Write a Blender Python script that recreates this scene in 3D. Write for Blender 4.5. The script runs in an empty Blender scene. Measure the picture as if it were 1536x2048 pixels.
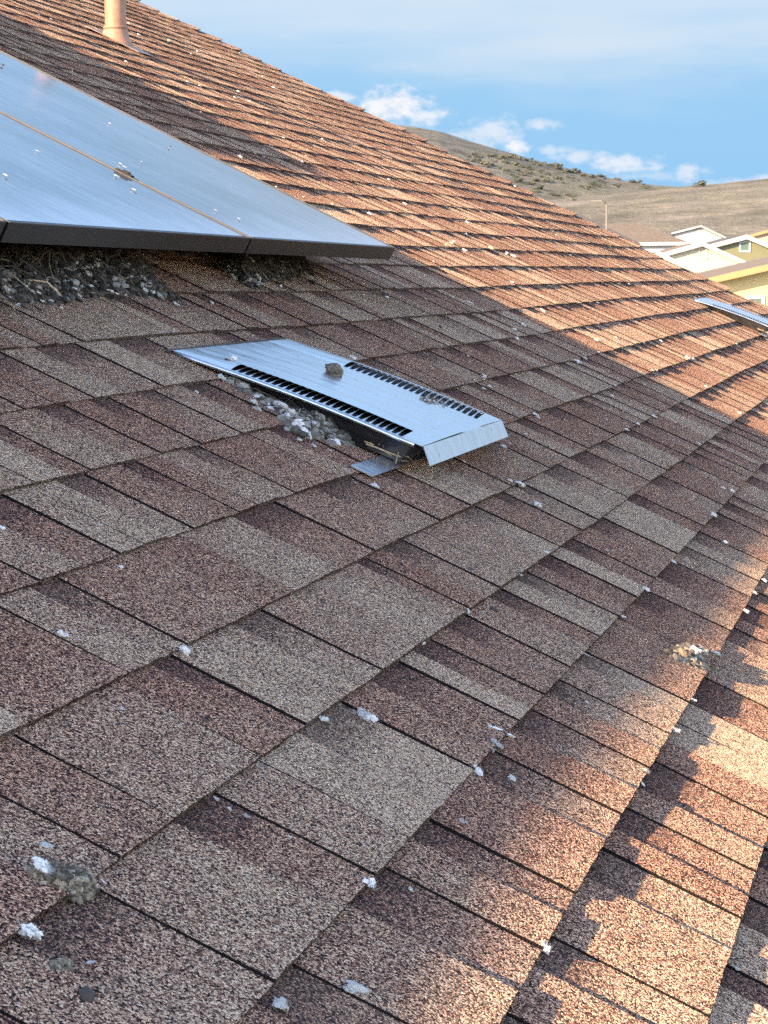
import bpy, bmesh, math, random
import numpy as np
from mathutils import Vector, noise as mnoise

C = bpy.context.scene.collection
scene = bpy.context.scene
R = math.radians

# ---------------------------------------------------------------- camera, sky, sun, exposure
CAM_Z = 5.8                    # eye height above the ground
EYE = 0.64                     # eye height above the roof plane (measured square to it)
PITCH = R(26.565)              # 6 in 12 roof
F, CX, CY = 4556.0, 768.0, 1024.0   # focal length and centre in pixels of the 1536 x 2048 photograph
YAW, TILT, ROLL = R(13.749), R(5.823), R(-0.679)
fwd = np.array([-math.sin(YAW)*math.cos(TILT), math.cos(YAW)*math.cos(TILT), -math.sin(TILT)])
rgt = np.cross(fwd, [0, 0, 1.0]); rgt /= np.linalg.norm(rgt)
upv = np.cross(rgt, fwd)
rgt, upv = rgt*math.cos(ROLL)+upv*math.sin(ROLL), -rgt*math.sin(ROLL)+upv*math.cos(ROLL)
ORG = np.array([0, 0, CAM_Z])
DN = np.array([math.cos(PITCH), 0, -math.sin(PITCH)])    # down the slope
NM = np.array([math.sin(PITCH), 0, math.cos(PITCH)])     # out of the roof
AL = np.array([0, 1.0, 0])                               # along the courses

cam = bpy.data.cameras.new('camera'); camo = bpy.data.objects.new('camera', cam); C.objects.link(camo)
cam.sensor_fit = 'VERTICAL'; cam.sensor_height = 36; cam.sensor_width = 27
cam.lens = F/2048*36
cam.clip_start = 0.05; cam.clip_end = 6000
from mathutils import Matrix
m = Matrix.Identity(4)
for i in range(3):
    m[i][0] = rgt[i]; m[i][1] = upv[i]; m[i][2] = -fwd[i]; m[i][3] = ORG[i]
camo.matrix_world = m
cam.dof.use_dof = True; cam.dof.focus_distance = 2.7; cam.dof.aperture_fstop = 64
scene.camera = camo

SUN_T = 1.1*DN + 1.215*AL - 0.1195*NM         # the way the sunlight travels
SUN_T /= np.linalg.norm(SUN_T)
SUN_EL = math.asin(-SUN_T[2]); SUN_AZ = math.atan2(-SUN_T[0], -SUN_T[1])
sl = bpy.data.lights.new('sun', 'SUN'); sl.energy = 5.0; sl.angle = R(0.5); sl.color = (1.0, 0.69, 0.40)
so = bpy.data.objects.new('sun', sl); C.objects.link(so)
so.rotation_euler = Vector(SUN_T).to_track_quat('-Z', 'Y').to_euler()
so.location = (-20, -25, 30)
vs = scene.view_settings
vs.view_transform = 'Standard'; vs.look = 'None'; vs.gamma = 1.0; vs.exposure = 2.22

def dir_of(px, py):
    d = rgt*(px-CX) - upv*(py-CY) + fwd*F
    return d/np.linalg.norm(d)
def azel(px, py):
    d = dir_of(px, py); return math.atan2(d[0], d[1]), math.asin(d[2])

W = bpy.data.worlds.new('World'); scene.world = W; W.use_nodes = True
nt = W.node_tree; nt.nodes.clear()
class NB:
    """short-hand for building node trees"""
    def __init__(s, nt): s.nt = nt
    def n(s, t, **k):
        o = s.nt.nodes.new(t)
        for a, b in k.items(): setattr(o, a, b)
        return o
    def put(s, sock, v):
        if hasattr(v, 'is_linked') or isinstance(v, bpy.types.NodeSocket): s.nt.links.new(v, sock)
        else: sock.default_value = v
    def math(s, op, a, b=None, c=None, clamp=False):
        o = s.n('ShaderNodeMath', operation=op); o.use_clamp = clamp
        s.put(o.inputs[0], a)
        if b is not None: s.put(o.inputs[1], b)
        if c is not None: s.put(o.inputs[2], c)
        return o.outputs[0]
    def mix(s, f, a, b, mode='MIX'):
        o = s.n('ShaderNodeMix', data_type='RGBA', blend_type=mode); s.put(o.inputs[0], f); s.put(o.inputs[6], a); s.put(o.inputs[7], b)
        return o.outputs[2]
    def noise(s, vec, scale, detail=3, rough=.5, dim='3D', out=0):
        o = s.n('ShaderNodeTexNoise', noise_dimensions=dim)
        if vec is not None: s.nt.links.new(vec, o.inputs['Vector'])
        o.inputs['Scale'].default_value = scale; o.inputs['Detail'].default_value = detail; o.inputs['Roughness'].default_value = rough
        return o.outputs[out]
    def smooth(s, x, a, b, lo=0., hi=1.):
        o = s.n('ShaderNodeMapRange', interpolation_type='SMOOTHSTEP'); s.put(o.inputs[0], x)
        s.put(o.inputs[1], a); s.put(o.inputs[2], b); o.inputs[3].default_value = lo; o.inputs[4].default_value = hi
        return o.outputs[0]
    def ramp(s, x, stops, interp='LINEAR'):
        o = s.n('ShaderNodeValToRGB'); s.put(o.inputs[0], x); cr = o.color_ramp; cr.interpolation = interp
        while len(cr.elements) < len(stops): cr.elements.new(.5)
        for e, (p, c) in zip(cr.elements, stops): e.position = p; e.color = (*c, 1)
        return o.outputs[0]
b = NB(nt)
sky = b.n('ShaderNodeTexSky', sky_type='NISHITA'); sky.sun_disc = False
sky.sun_elevation = SUN_EL; sky.sun_rotation = SUN_AZ; sky.altitude = 300; sky.air_density = 1.0; sky.dust_density = 0.4; sky.ozone_density = 2.0
tc = b.n('ShaderNodeTexCoord').outputs['Generated']
sp = b.n('ShaderNodeSeparateXYZ'); nt.links.new(tc, sp.inputs[0])
az = b.math('ARCTAN2', sp.outputs[0], sp.outputs[1]); el = b.math('ARCSINE', sp.outputs[2])
# cumulus low over the hills (each an azimuth, an elevation and two radii), a veil of high cloud above
vecn = b.n('ShaderNodeCombineXYZ'); nt.links.new(az, vecn.inputs[0]); nt.links.new(b.math('MULTIPLY', el, 1.6), vecn.inputs[1])
nz1 = b.noise(vecn.outputs[0], 130, 5, .62); nz2 = b.noise(vecn.outputs[0], 40, 4, .55)
puff = None
for (px, py, rx, ry, dens) in [(785, 212, 92, 42, 1.0), (850, 232, 60, 22, .8), (670, 196, 55, 14, .7), (985, 268, 66, 40, .62), (1032, 296, 40, 18, .95), (940, 270, 75, 18, .5),
                               (1084, 250, 42, 15, .6), (1120, 300, 60, 12, .5), (1160, 312, 60, 16, .6), (1240, 328, 85, 22, .72), (1375, 346, 34, 24, .6),
                               (1460, 366, 70, 13, .6), (1530, 358, 34, 12, .7), (1305, 352, 120, 10, .3), (1800, 330, 200, 30, .7), (2300, 330, 260, 50, .8), (350, 190, 200, 60, .8), (-400, 250, 320, 70, .8)]:
    a0, e0 = azel(px, py)
    u = b.math('DIVIDE', b.math('SUBTRACT', az, a0), rx/F); v = b.math('DIVIDE', b.math('SUBTRACT', el, e0), ry/F)
    d = b.math('SQRT', b.math('ADD', b.math('MULTIPLY', u, u), b.math('MULTIPLY', v, v)))
    d = b.math('ADD', d, b.math('MULTIPLY_ADD', nz1, 2.6, -1.3))
    mk = b.smooth(d, 1.12, 0.05, 0., dens)
    puff = mk if puff is None else b.math('MAXIMUM', puff, mk)
mp = b.n('ShaderNodeMapping'); nt.links.new(vecn.outputs[0], mp.inputs[0]); mp.inputs['Scale'].default_value = (1.0, 3.2, 1); mp.inputs['Rotation'].default_value = (0, 0, .12)
nv = b.noise(mp.outputs[0], 7.5, 4, .5)
nv2 = b.noise(mp.outputs[0], 3.0, 3, .5)
elv = b.math('ADD', el, b.math('MULTIPLY_ADD', nv, .075, -.0375))
veil = b.smooth(elv, R(4.1), R(6.6), 0., .86)
veil = b.math('MULTIPLY', veil, b.smooth(el, R(9), R(15), 1., .25))
veil = b.math('MULTIPLY', veil, b.smooth(b.math('ADD', nv2, b.math('MULTIPLY', nv, .4)), .42, .74, .55, 1.))
# how far a direction is from the middle of the view: the veil is one bank of cloud in that part of the sky
a0, e0 = azel(768, -300)
da = b.math('ARCTAN2', b.math('SINE', b.math('SUBTRACT', az, a0)), b.math('COSINE', b.math('SUBTRACT', az, a0)))
front = b.math('MULTIPLY', b.smooth(b.math('ABSOLUTE', da), R(75), R(30)), b.smooth(el, R(38), R(20)))
blue = b.mix(1.0, sky.outputs[0], (3.55, 2.98, 2.75, 1), 'MULTIPLY')
clear = b.ramp(b.math('DIVIDE', el, R(20)), [(0, (.165, .325, .50)), (.25, (.185, .335, .49)), (.6, (.20, .36, .55)), (1, (.29, .53, .85))])
clear = b.mix(1.0, clear, (8, 8, 8, 1), 'MULTIPLY')
col = b.mix(front, blue, clear)
col = b.mix(b.math('MULTIPLY', veil, front), col, (3.05, 3.5, 3.95, 1))
col = b.mix(puff, col, (4.1, 4.1, 4.2, 1))
bg = b.n('ShaderNodeBackground'); nt.links.new(col, bg.inputs[0]); bg.inputs[1].default_value = 0.05
ow = b.n('ShaderNodeOutputWorld'); nt.links.new(bg.outputs[0], ow.inputs[0])

# ---------------------------------------------------------------- helpers
def P(s, y, e=0.0):
    """roof coordinates (down-slope, along the course, above the roof plane) to the world"""
    return ORG + DN*s + AL*y + NM*(e-EYE)
def on_roof(px, py, e=0.0):
    """where the sight line of a photograph pixel meets the plane e above the roof: (s, y)"""
    d = rgt*(px-CX) - upv*(py-CY) + fwd*F
    p = d*((e-EYE)/(d @ NM))
    return p @ DN, p[1]
def at(px, py, dist):
    """point on a pixel's sight line at a horizontal depth in metres"""
    d = rgt*(px-CX) - upv*(py-CY) + fwd*F
    return ORG + d*(dist/(d @ np.array([fwd[0], fwd[1], 0])/math.hypot(fwd[0], fwd[1])))
def mesh(name, verts, faces, mat=None, smooth=False):
    me = bpy.data.meshes.new(name); me.from_pydata([tuple(map(float, v)) for v in verts], [], faces); me.update()
    if mat: me.materials.append(mat)
    if smooth: me.polygons.foreach_set('use_smooth', [True]*len(me.polygons))
    return me
def obj(name, verts, faces, mat, parent=None, smooth=False, mats=None, mi=None):
    o0 = np.array(parent['_o']) if parent is not None else np.zeros(3)
    me = mesh(name, np.asarray(verts, float)-o0, faces, mat, smooth)
    if mats:
        for q in mats: me.materials.append(q)
        me.polygons.foreach_set('material_index', mi)
    o = bpy.data.objects.new(name, me); C.objects.link(o)
    if parent is not None:
        o.parent = parent
    return o
def tag(o, label=None, cat=None, group=None, kind=None):
    if label: o['label'] = label
    if cat: o['category'] = cat
    if group: o['group'] = group
    if kind: o['kind'] = kind
    return o
def thing(name, loc, label, cat, group=None):
    o = bpy.data.objects.new(name, None); C.objects.link(o); o.location = tuple(map(float, loc)); o['_o'] = [float(v) for v in loc]
    o.empty_display_size = .1
    return tag(o, label, cat, group)
class MB:
    def __init__(s): s.v = []; s.f = []; s.m = []
    def add(s, vs, fs, m=0):
        k = len(s.v); s.v += [tuple(map(float, v)) for v in vs]; s.f += [tuple(i+k for i in f) for f in fs]; s.m += [m]*len(fs); return k
    def quad(s, a, b_, c, d, m=0): s.add([a, b_, c, d], [(0, 1, 2, 3)], m)
    def box8(s, p, m=0):   # p: 4 bottom then 4 top, both counter-clockwise from outside
        s.add(p, [(3, 2, 1, 0), (4, 5, 6, 7), (0, 1, 5, 4), (1, 2, 6, 5), (2, 3, 7, 6), (3, 0, 4, 7)], m)
    def rbox(s, s0, s1, y0, y1, e0, e1, m=0, ln=None):  # a box square to the roof
        q = ln or (lambda y: 0); k = (lambda y: -SKEW*(5.495-y)) if ln else (lambda y: 0)
        s.box8([P(a+k(y), y, e+q(y)) for e in (e0, e1) for a, y in ((s0, y0), (s1, y0), (s1, y1), (s0, y1))], m)
    def wbox(s, x0, x1, y0, y1, z0, z1, m=0):
        s.box8([(x0, y0, z0), (x1, y0, z0), (x1, y1, z0), (x0, y1, z0), (x0, y0, z1), (x1, y0, z1), (x1, y1, z1), (x0, y1, z1)], m)
    def tube(s, pts, rad, n=8, m=0, cap=True):
        pts = [np.array(p, float) for p in pts]; rings = []
        if not hasattr(rad, '__len__'): rad = [rad]*len(pts)
        t0 = pts[1]-pts[0]; ref = np.array([0, 0, 1.]) if abs(t0[2]) < .8*np.linalg.norm(t0) else np.array([1., 0, 0])
        for i, p in enumerate(pts):
            t = pts[min(i+1, len(pts)-1)]-pts[max(i-1, 0)]; t /= np.linalg.norm(t)+1e-12
            a = np.cross(t, ref); a /= np.linalg.norm(a)+1e-12; c = np.cross(a, t)
            rings += [p+rad[i]*(a*math.cos(2*math.pi*k/n)+c*math.sin(2*math.pi*k/n)) for k in range(n)]
        fs = [(i*n+k, i*n+(k+1) % n, (i+1)*n+(k+1) % n, (i+1)*n+k) for i in range(len(pts)-1) for k in range(n)]
        if cap: fs += [tuple(range(n-1, -1, -1)), tuple((len(pts)-1)*n+k for k in range(n))]
        s.add(rings, fs, m)
    def build(s, name, mat, parent=None, smooth=False):
        return obj(name, s.v, s.f, mat, parent, smooth)

def material(name):
    mt = bpy.data.materials.new(name); mt.use_nodes = True; t = mt.node_tree; t.nodes.clear()
    o = t.nodes.new('ShaderNodeOutputMaterial'); p = t.nodes.new('ShaderNodeBsdfPrincipled'); t.links.new(p.outputs[0], o.inputs[0])
    return mt, NB(t), p
def simple(name, c, rough=.6, metal=0., var=.25, scale=6., bump=0., bscale=60., spec=.5):
    mt, b, p = material(name)
    tco = b.n('ShaderNodeTexCoord').outputs['Object']
    n = b.noise(tco, scale, 5, .6)
    lo = tuple(v*(1-var) for v in c); hi = tuple(min(1, v*(1+var)) for v in c)
    b.put(p.inputs['Base Color'], b.ramp(n, [(.3, lo), (.7, hi)]))
    p.inputs['Roughness'].default_value = rough; p.inputs['Metallic'].default_value = metal; p.inputs['Specular IOR Level'].default_value = spec
    if bump:
        q = b.n('ShaderNodeBump'); q.inputs['Strength'].default_value = 1; q.inputs['Distance'].default_value = bump
        b.put(q.inputs['Height'], b.noise(tco, bscale, 4, .6)); b.put(p.inputs['Normal'], q.outputs[0])
    return mt

# ---------------------------------------------------------------- materials
def shingle_material():
    mt, b, p = material('asphalt_shingle')
    mt.cycles.use_bump_map_correction = False      # grains stand up into the grazing sun
    uv = b.n('ShaderNodeUVMap', uv_map='roof').outputs[0]
    at_ = b.n('ShaderNodeAttribute', attribute_name='cell'); at_.attribute_type = 'GEOMETRY'
    sc = b.n('ShaderNodeSeparateColor'); b.put(sc.inputs[0], at_.outputs['Color'])
    tint, band, edge = sc.outputs[0], sc.outputs[1], sc.outputs[2]
    dist = b.n('ShaderNodeAttribute', attribute_name='dist').outputs['Fac']     # 0 at the butt, 1 under the course above
    jit = b.n('ShaderNodeVectorMath', operation='MULTIPLY_ADD')
    b.put(jit.inputs[0], b.noise(uv, 300, 2, .5, out=1)); jit.inputs[1].default_value = (.003, .003, 0); b.put(jit.inputs[2], uv)
    vo = b.n('ShaderNodeTexVoronoi', feature='F1'); vo.inputs['Scale'].default_value = 620; b.put(vo.inputs['Vector'], jit.outputs[0])
    sv = b.n('ShaderNodeSeparateColor'); b.put(sv.inputs[0], vo.outputs['Color'])
    r, r2 = sv.outputs[0], sv.outputs[1]
    big = b.noise(uv, 9, 3, .55); mid = b.noise(uv, 30, 4, .6); fine = b.noise(uv, 140, 2, .5)
    # which granule colours are common here
    t = b.math('ADD', tint, b.math('MULTIPLY_ADD', big, .30, -.15))
    t = b.math('ADD', t, b.math('MULTIPLY_ADD', mid, .34, -.17))
    t = b.math('ADD', t, b.math('MULTIPLY_ADD', dist, -.16, .08))
    # the dark blend line printed across the upper part of the lower layer, with a ragged grainy border
    dd = b.math('ADD', dist, b.math('MULTIPLY_ADD', mid, .34, -.17)); dd = b.math('ADD', dd, b.math('MULTIPLY_ADD', r2, .3, -.15))
    bandm = b.math('MULTIPLY', b.smooth(dd, .60, .80), band)
    pick = b.math('ADD', b.math('MULTIPLY_ADD', r, 1.12, -.06), b.math('MULTIPLY_ADD', t, .5, -.25), clamp=True)
    pick = b.math('SUBTRACT', pick, b.math('MULTIPLY', bandm, .20), clamp=True)
    g = b.ramp(pick, [(0, (.014, .012, .013)), (.2, (.034, .028, .029)), (.34, (.125, .074, .062)), (.5, (.23, .142, .110)), (.65, (.355, .245, .18)), (.8, (.49, .37, .27)), (.95, (.64, .53, .40))])
    red = b.mix(b.smooth(t, .75, .15, 0, .65), g, b.mix(1, g, (1.14, .81, .78, 1), 'MULTIPLY'))
    col = b.mix(b.math('MULTIPLY', bandm, .25), red, (.075, .055, .06, 1))
    dirt = b.smooth(b.noise(uv, 2.3, 5, .65), .5, .78, 0, .25)
    col = b.mix(dirt, col, (.16, .13, .10, 1))
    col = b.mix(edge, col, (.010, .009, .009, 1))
    b.put(p.inputs['Base Color'], col)
    p.inputs['Roughness'].default_value = .9; p.inputs['Specular IOR Level'].default_value = .2; p.inputs['Diffuse Roughness'].default_value = 1.0
    hgt = b.math('SUBTRACT', b.math('MULTIPLY', r, .6), b.math('MULTIPLY', vo.outputs['Distance'], 1.0))
    q = b.n('ShaderNodeBump'); q.inputs['Strength'].default_value = 1.0; q.inputs['Distance'].default_value = .0042
    b.put(q.inputs['Height'], hgt); b.put(p.inputs['Normal'], q.outputs[0])
    return mt
M = {}
M['shingle'] = shingle_material()

def glass_material():
    mt, b, p = material('solar_glass')
    uv = b.n('ShaderNodeTexCoord').outputs['Object']
    mp = b.n('ShaderNodeMapping'); b.put(mp.inputs[0], uv); mp.inputs['Rotation'].default_value = (0, R(-26.5), 0)
    m2 = b.n('ShaderNodeMapping'); b.put(m2.inputs[0], mp.outputs[0]); m2.inputs['Scale'].default_value = (2.2, 14, 2)
    st = b.noise(m2.outputs[0], 2.5, 5, .65); cl = b.noise(mp.outputs[0], 3, 4, .6)
    streak = b.smooth(b.noise(m2.outputs[0], 7, 3, .5), .64, .76, 0, .75)
    dust = b.math('ADD', b.math('MULTIPLY', b.smooth(st, .3, .75), .28), b.math('MULTIPLY', b.smooth(cl, .3, .75), .24)); dust = b.math('ADD', dust, streak)
    sx = b.n('ShaderNodeSeparateXYZ'); b.put(sx.inputs[0], mp.outputs[0])
    dust = b.math('ADD', dust, b.math('MULTIPLY', b.smooth(b.math('ADD', sx.outputs[0], b.math('MULTIPLY', cl, .1)), -.16, .06), .55), clamp=True)   # grime gathered at the low edge
    b.put(p.inputs['Base Color'], b.mix(dust, (.008, .011, .022, 1), (.30, .36, .47, 1)))
    b.put(p.inputs['Roughness'], b.math('MULTIPLY_ADD', cl, .1, .03))
    p.inputs['IOR'].default_value = 2.5; p.inputs['Specular IOR Level'].default_value = .75
    return mt
M['glass'] = glass_material()
def metal_material(name, c, rough, var, spots):
    mt, b, p = material(name)
    o = b.n('ShaderNodeTexCoord').outputs['Object']
    mp = b.n('ShaderNodeMapping'); b.put(mp.inputs[0], o); mp.inputs['Scale'].default_value = (3, 14, 3)
    n = b.noise(mp.outputs[0], 9, 5, .6); n2 = b.noise(o, 28, 3, .5); n3 = b.noise(o, 55, 2, .5)
    base = b.ramp(n, [(.3, tuple(v*(1-var) for v in c)), (.7, tuple(v*(1+var) for v in c))])
    base = b.mix(b.smooth(n3, .70, .76, 0, spots), base, (.10, .075, .055, 1))
    b.put(p.inputs['Base Color'], base); p.inputs['Metallic'].default_value = .92
    b.put(p.inputs['Roughness'], b.math('ADD', b.math('ADD', b.math('MULTIPLY_ADD', n2, .16, rough-.08), b.math('MULTIPLY_ADD', n, .3, -.15)), b.smooth(n3, .68, .78, 0, .4)))
    q = b.n('ShaderNodeBump'); q.inputs['Strength'].default_value = .5; q.inputs['Distance'].default_value = .006; b.put(q.inputs['Height'], b.noise(mp.outputs[0], 1.6, 2, .4)); b.put(p.inputs['Normal'], q.outputs[0])
    return mt
M['galv'] = metal_material('galvanised_steel', (.58, .61, .65), .27, .06, .8)
M['galv_shaded'] = metal_material('shaded_galvanised_steel', (.06, .062, .068), .5, .15, .3)  # same steel with the shade under the hood put into its colour
M['frame'] = simple('black_anodised_frame', (.007, .0066, .006), .5, .3, .3, 20, spec=.4)
M['frame_rim'] = simple('dusty_frame_rim', (.042, .048, .056), .5, .2, .3, 30)
M['rail'] = simple('mill_aluminium', (.35, .35, .36), .4, .9, .1)
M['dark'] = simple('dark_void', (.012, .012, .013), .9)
M['pipe'] = simple('tan_painted_pipe', (.25, .142, .095), .6, 0, .2, 22, .0006, 60)
M['lead'] = simple('weathered_flashing', (.26, .19, .15), .6, .2, .3, 14)
M['down'] = simple('white_down', (.66, .65, .62), .9, 0, .08, 200)
M['down_grey'] = simple('grey_down', (.34, .34, .345), .9, 0, .25, 150)
M['chip'] = simple('dried_dropping', (.56, .55, .51), .85, 0, .25, 160, .0008, 500)
M['clod'] = simple('nest_clod', (.125, .105, .075), .95, 0, .75, 190, .002, 420)
M['tan'] = simple('straw_tan', (.48, .36, .22), .8, 0, .3, 150)
M['darkbit'] = simple('dark_crumb', (.05, .042, .035), .9, 0, .4, 150)
def pellets(name, stops, sc):
    mt, b, p = material(name)
    g = b.n('ShaderNodeNewGeometry').outputs['Random Per Island']
    o = b.n('ShaderNodeTexCoord').outputs['Object']
    c = b.ramp(g, stops); n = b.noise(o, sc, 3, .6)
    b.put(p.inputs['Base Color'], b.mix(b.smooth(n, .35, .7, 0, .6), c, b.mix(1, c, (.45, .43, .4, 1), 'MULTIPLY'))); p.inputs['Roughness'].default_value = .9
    q = b.n('ShaderNodeBump'); q.inputs['Strength'].default_value = 1; q.inputs['Distance'].default_value = .001; b.put(q.inputs['Height'], n); b.put(p.inputs['Normal'], q.outputs[0])
    return mt
M['nest'] = pellets('nest_litter', [(0, (.012, .011, .010)), (.36, (.030, .026, .021)), (.6, (.072, .062, .049)), (.8, (.15, .135, .112)), (.93, (.31, .295, .27)), (1, (.62, .62, .60))], 260)
M['litter'] = pellets('dropping_litter', [(0, (.035, .03, .022)), (.3, (.12, .105, .085)), (.6, (.25, .23, .19)), (.86, (.38, .36, .32)), (.95, (.6, .6, .58)), (1, (.72, .72, .71))], 240)
M['clodmix'] = pellets('clod_fibre', [(0, (.06, .05, .034)), (.4, (.16, .13, .095)), (.75, (.28, .24, .18)), (1, (.42, .38, .30))], 500)
M['twig'] = pellets('dry_twig', [(0, (.02, .017, .013)), (.6, (.055, .044, .032)), (.92, (.13, .10, .07)), (1, (.4, .34, .24))], 200)

# ---------------------------------------------------------------- the house we stand on
EXPO = 0.1485; S0 = -0.033; RIDGE = -5.95; EAVE = 1.15; Y_NEAR = -2.0; Y_FAR = 13.92
k_min = int(math.floor((RIDGE-S0)/EXPO))+1; k_max = int(math.floor((EAVE-S0)/EXPO))
SLOTS = [  # the dark joints seen in the photograph, as (x offset, y offset, scale, lines)
 (0, 960, 2, [(0,75,480,300),(110,40,550,265),(580,295,1020,520),(700,235,1150,450),(800,0,1000,105),(1100,105,1470,295),(0,530,490,780),(800,670,1310,920),(0,945,80,985),(1340,385,1536,480),(1250,430,1536,590),(1370,900,1536,990),(1410,5,1536,60)]),
 (768, 960, 2, [(0,65,200,160),(110,0,350,105),(370,105,690,265),(150,215,500,390),(490,55,790,200),(570,20,850,155),(810,0,980,70),(870,155,1180,290),(760,240,1080,385),(670,300,1000,465),(475,445,845,630),(320,555,730,755),(1010,60,1270,180),(1120,0,1380,100),(0,485,170,560),(1250,210,1536,330),(1160,325,1360,415),(1070,445,1400,610),(970,560,1150,660),(810,690,1180,880),(700,815,1060,980),(590,940,1110,1190),(0,990,190,1080),(1390,580,1536,650),(1310,750,1536,860),(1190,970,1350,1070),(1440,490,1536,540),(1340,130,1480,200),(1380,90,1536,160)]),
 (0, 1500, 2, [(0,200,450,440),(380,550,1060,940),(870,185,1460,510),(0,1060,50,1096),(1200,880,1420,1000)]),
 (768, 1500, 2, [(450,20,850,240),(0,485,520,760),(480,475,750,575),(1080,50,1330,180),(870,405,1020,490),(1190,0,1450,130),(1130,340,1480,500),(800,850,1300,1080),(1470,600,1536,640)]),
 (320, 640, 3.84, [(690,0,840,75),(580,135,660,180),(870,95,1020,190),(0,105,65,140),(1170,90,1536,270),(350,510,950,800),(0,1080,130,1150)]),
 (0, 420, 3.072, [(10,580,510,840),(0,730,215,835),(490,860,870,1044),(640,570,1040,790),(1080,410,1300,515),(940,350,1060,420),(1390,590,1536,665),(1440,785,1536,830)]),
 (680, 700, 3.84, [(60,0,240,80),(440,85,880,295),(480,0,600,45),(760,45,1180,235),(930,325,1380,530),(1110,290,1500,470),(1200,0,1530,150),(880,840,1320,1045),(1210,715,1536,870),(480,950,870,1152),(100,990,380,1140),(1350,225,1536,310)]),
 (740, 460, 3.84, [(0,325,300,465),(0,415,150,480),(250,300,550,450),(310,480,680,655),(440,290,750,440),(560,465,920,625),(0,620,210,715),(170,630,310,705),(370,720,770,905),(680,680,1050,850),(780,455,1080,600),(980,640,1330,790),(0,800,370,970),(910,895,1300,1080),(960,890,1350,1060),(530,970,900,1145),(1090,860,1460,1030),(1280,810,1536,930),(210,1000,490,1150)]),
 (1100, 580, 3.523, [(0,370,240,465),(0,485,100,520),(120,530,450,665),(270,465,580,610),(190,640,350,715),(100,825,480,1000),(350,720,720,885),(0,740,120,800),(430,700,780,840),(580,645,880,780),(870,825,1180,960),(750,885,1130,1040),(620,970,980,1120),(0,960,300,1090),(1220,980,1536,1127),(350,460,540,555)]),
 (0, 680, 2.954, [(470,60,960,290),(0,240,290,385),(370,400,930,685),(0,770,180,860),(930,700,1536,1000)]),
]
TINTS = [(60,1330,.95),(280,1230,.45),(190,1240,.5),(80,1400,.3),(330,1490,.95),(480,1400,.28),(560,1330,.72),(700,1260,.6),(760,1520,1.0),(620,1640,.6),(880,1640,.2),(1000,1720,.35),(300,1620,.62),(100,1650,.7),(250,1850,.58),(60,1600,.35),(500,1760,.6),(850,1310,.36),(1048,1175,.88),(1085,1140,.35),(840,1150,.28),(800,1215,.62),(1010,1065,.82),(1240,1040,.9),(1200,1090,.35),(1300,1000,.4),(1380,1110,.72),(1330,1180,.5),(1200,1350,.92),(1000,1570,.28),(1100,1500,.5),(1250,1450,.7),(200,880,.38),(340,850,.33),(100,750,.72),(620,1020,.45),(400,980,.33),(250,1030,.55),(650,1080,.35),(480,1130,.66),(150,1050,.72),(60,1060,.3),(330,1170,.42),(720,1180,.78),(1190,1290,.25),(1330,1290,.4),(1160,1660,.45),(960,1820,.5),(1280,1600,.5),(1300,1780,.55),(1180,1940,.5),(1080,1980,.5),(1400,1900,.5),(1450,1700,.45),(1500,1850,.4),(1250,1990,.55),(60,1950,.55),(20,1680,.5),(180,1560,.55),(150,1960,.55)]
def band_of(s): return int(math.ceil((s-S0)/EXPO-1e-6))        # band k hangs from butt k, its surface lies up-slope of it
traced = {}
for ox, oy, sc_, L in SLOTS:
    for x0, y0, x1, y1 in L:
        a = on_roof(ox+x0/sc_, oy+y0/sc_); c = on_roof(ox+x1/sc_, oy+y1/sc_)
        k = band_of((a[0]+c[0])/2); traced.setdefault(k, []).append((a[1]+c[1])/2)
tints = {}
for x, y, t in TINTS:
    s_, y_ = on_roof(x, y); tints.setdefault(band_of(s_), []).append((y_, t))
rnd = random.Random(11)
def cells_of(k):
    """(y0, y1, raised?, tint) along course k"""
    tr = sorted(traced.get(k, [])); keep = []
    for y in tr:
        if not keep or y-keep[-1] > .035: keep.append(y)
    slots = []
    y = Y_NEAR + rnd.uniform(0, .2)
    lo = keep[0] if keep else 1e9; hi = keep[-1] if keep else -1e9
    def fill(a, c):
        y = a
        while True:
            y += rnd.choice([rnd.uniform(.16, .26), rnd.uniform(.22, .38), rnd.uniform(.12, .22)])
            if y > c-.07: break
            slots.append(y)
    fill(Y_NEAR, min(lo, Y_FAR))
    if keep:
        for a, c in zip(keep, keep[1:]+[None]):
            slots.append(a)
            if c is not None and c-a > .40: fill(a, c)
        fill(hi, Y_FAR)
    slots = [Y_NEAR]+slots+[Y_FAR]
    out = []
    for a, c in zip(slots, slots[1:]):
        w = c-a
        if w < .135: out.append((a, c, 1)); continue
        if rnd.random() < .12: out.append((a, c, 1)); continue
        f = rnd.uniform(.38, .66)
        out.append((a, a+w*f, 1)); out.append((a+w*f, c, 0))
    res = []
    for a, c, up in out:
        t = rnd.choice([.95, .8, .62, .55, .38, .33, .28]) if up else rnd.choice([.62, .5, .4, .34, .25, .3])
        for (ty, tv) in tints.get(k, []):
            if a <= ty <= c: t = tv
        res.append((a, c, up, .5+(t-.5)*.78))
    return res

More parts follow.
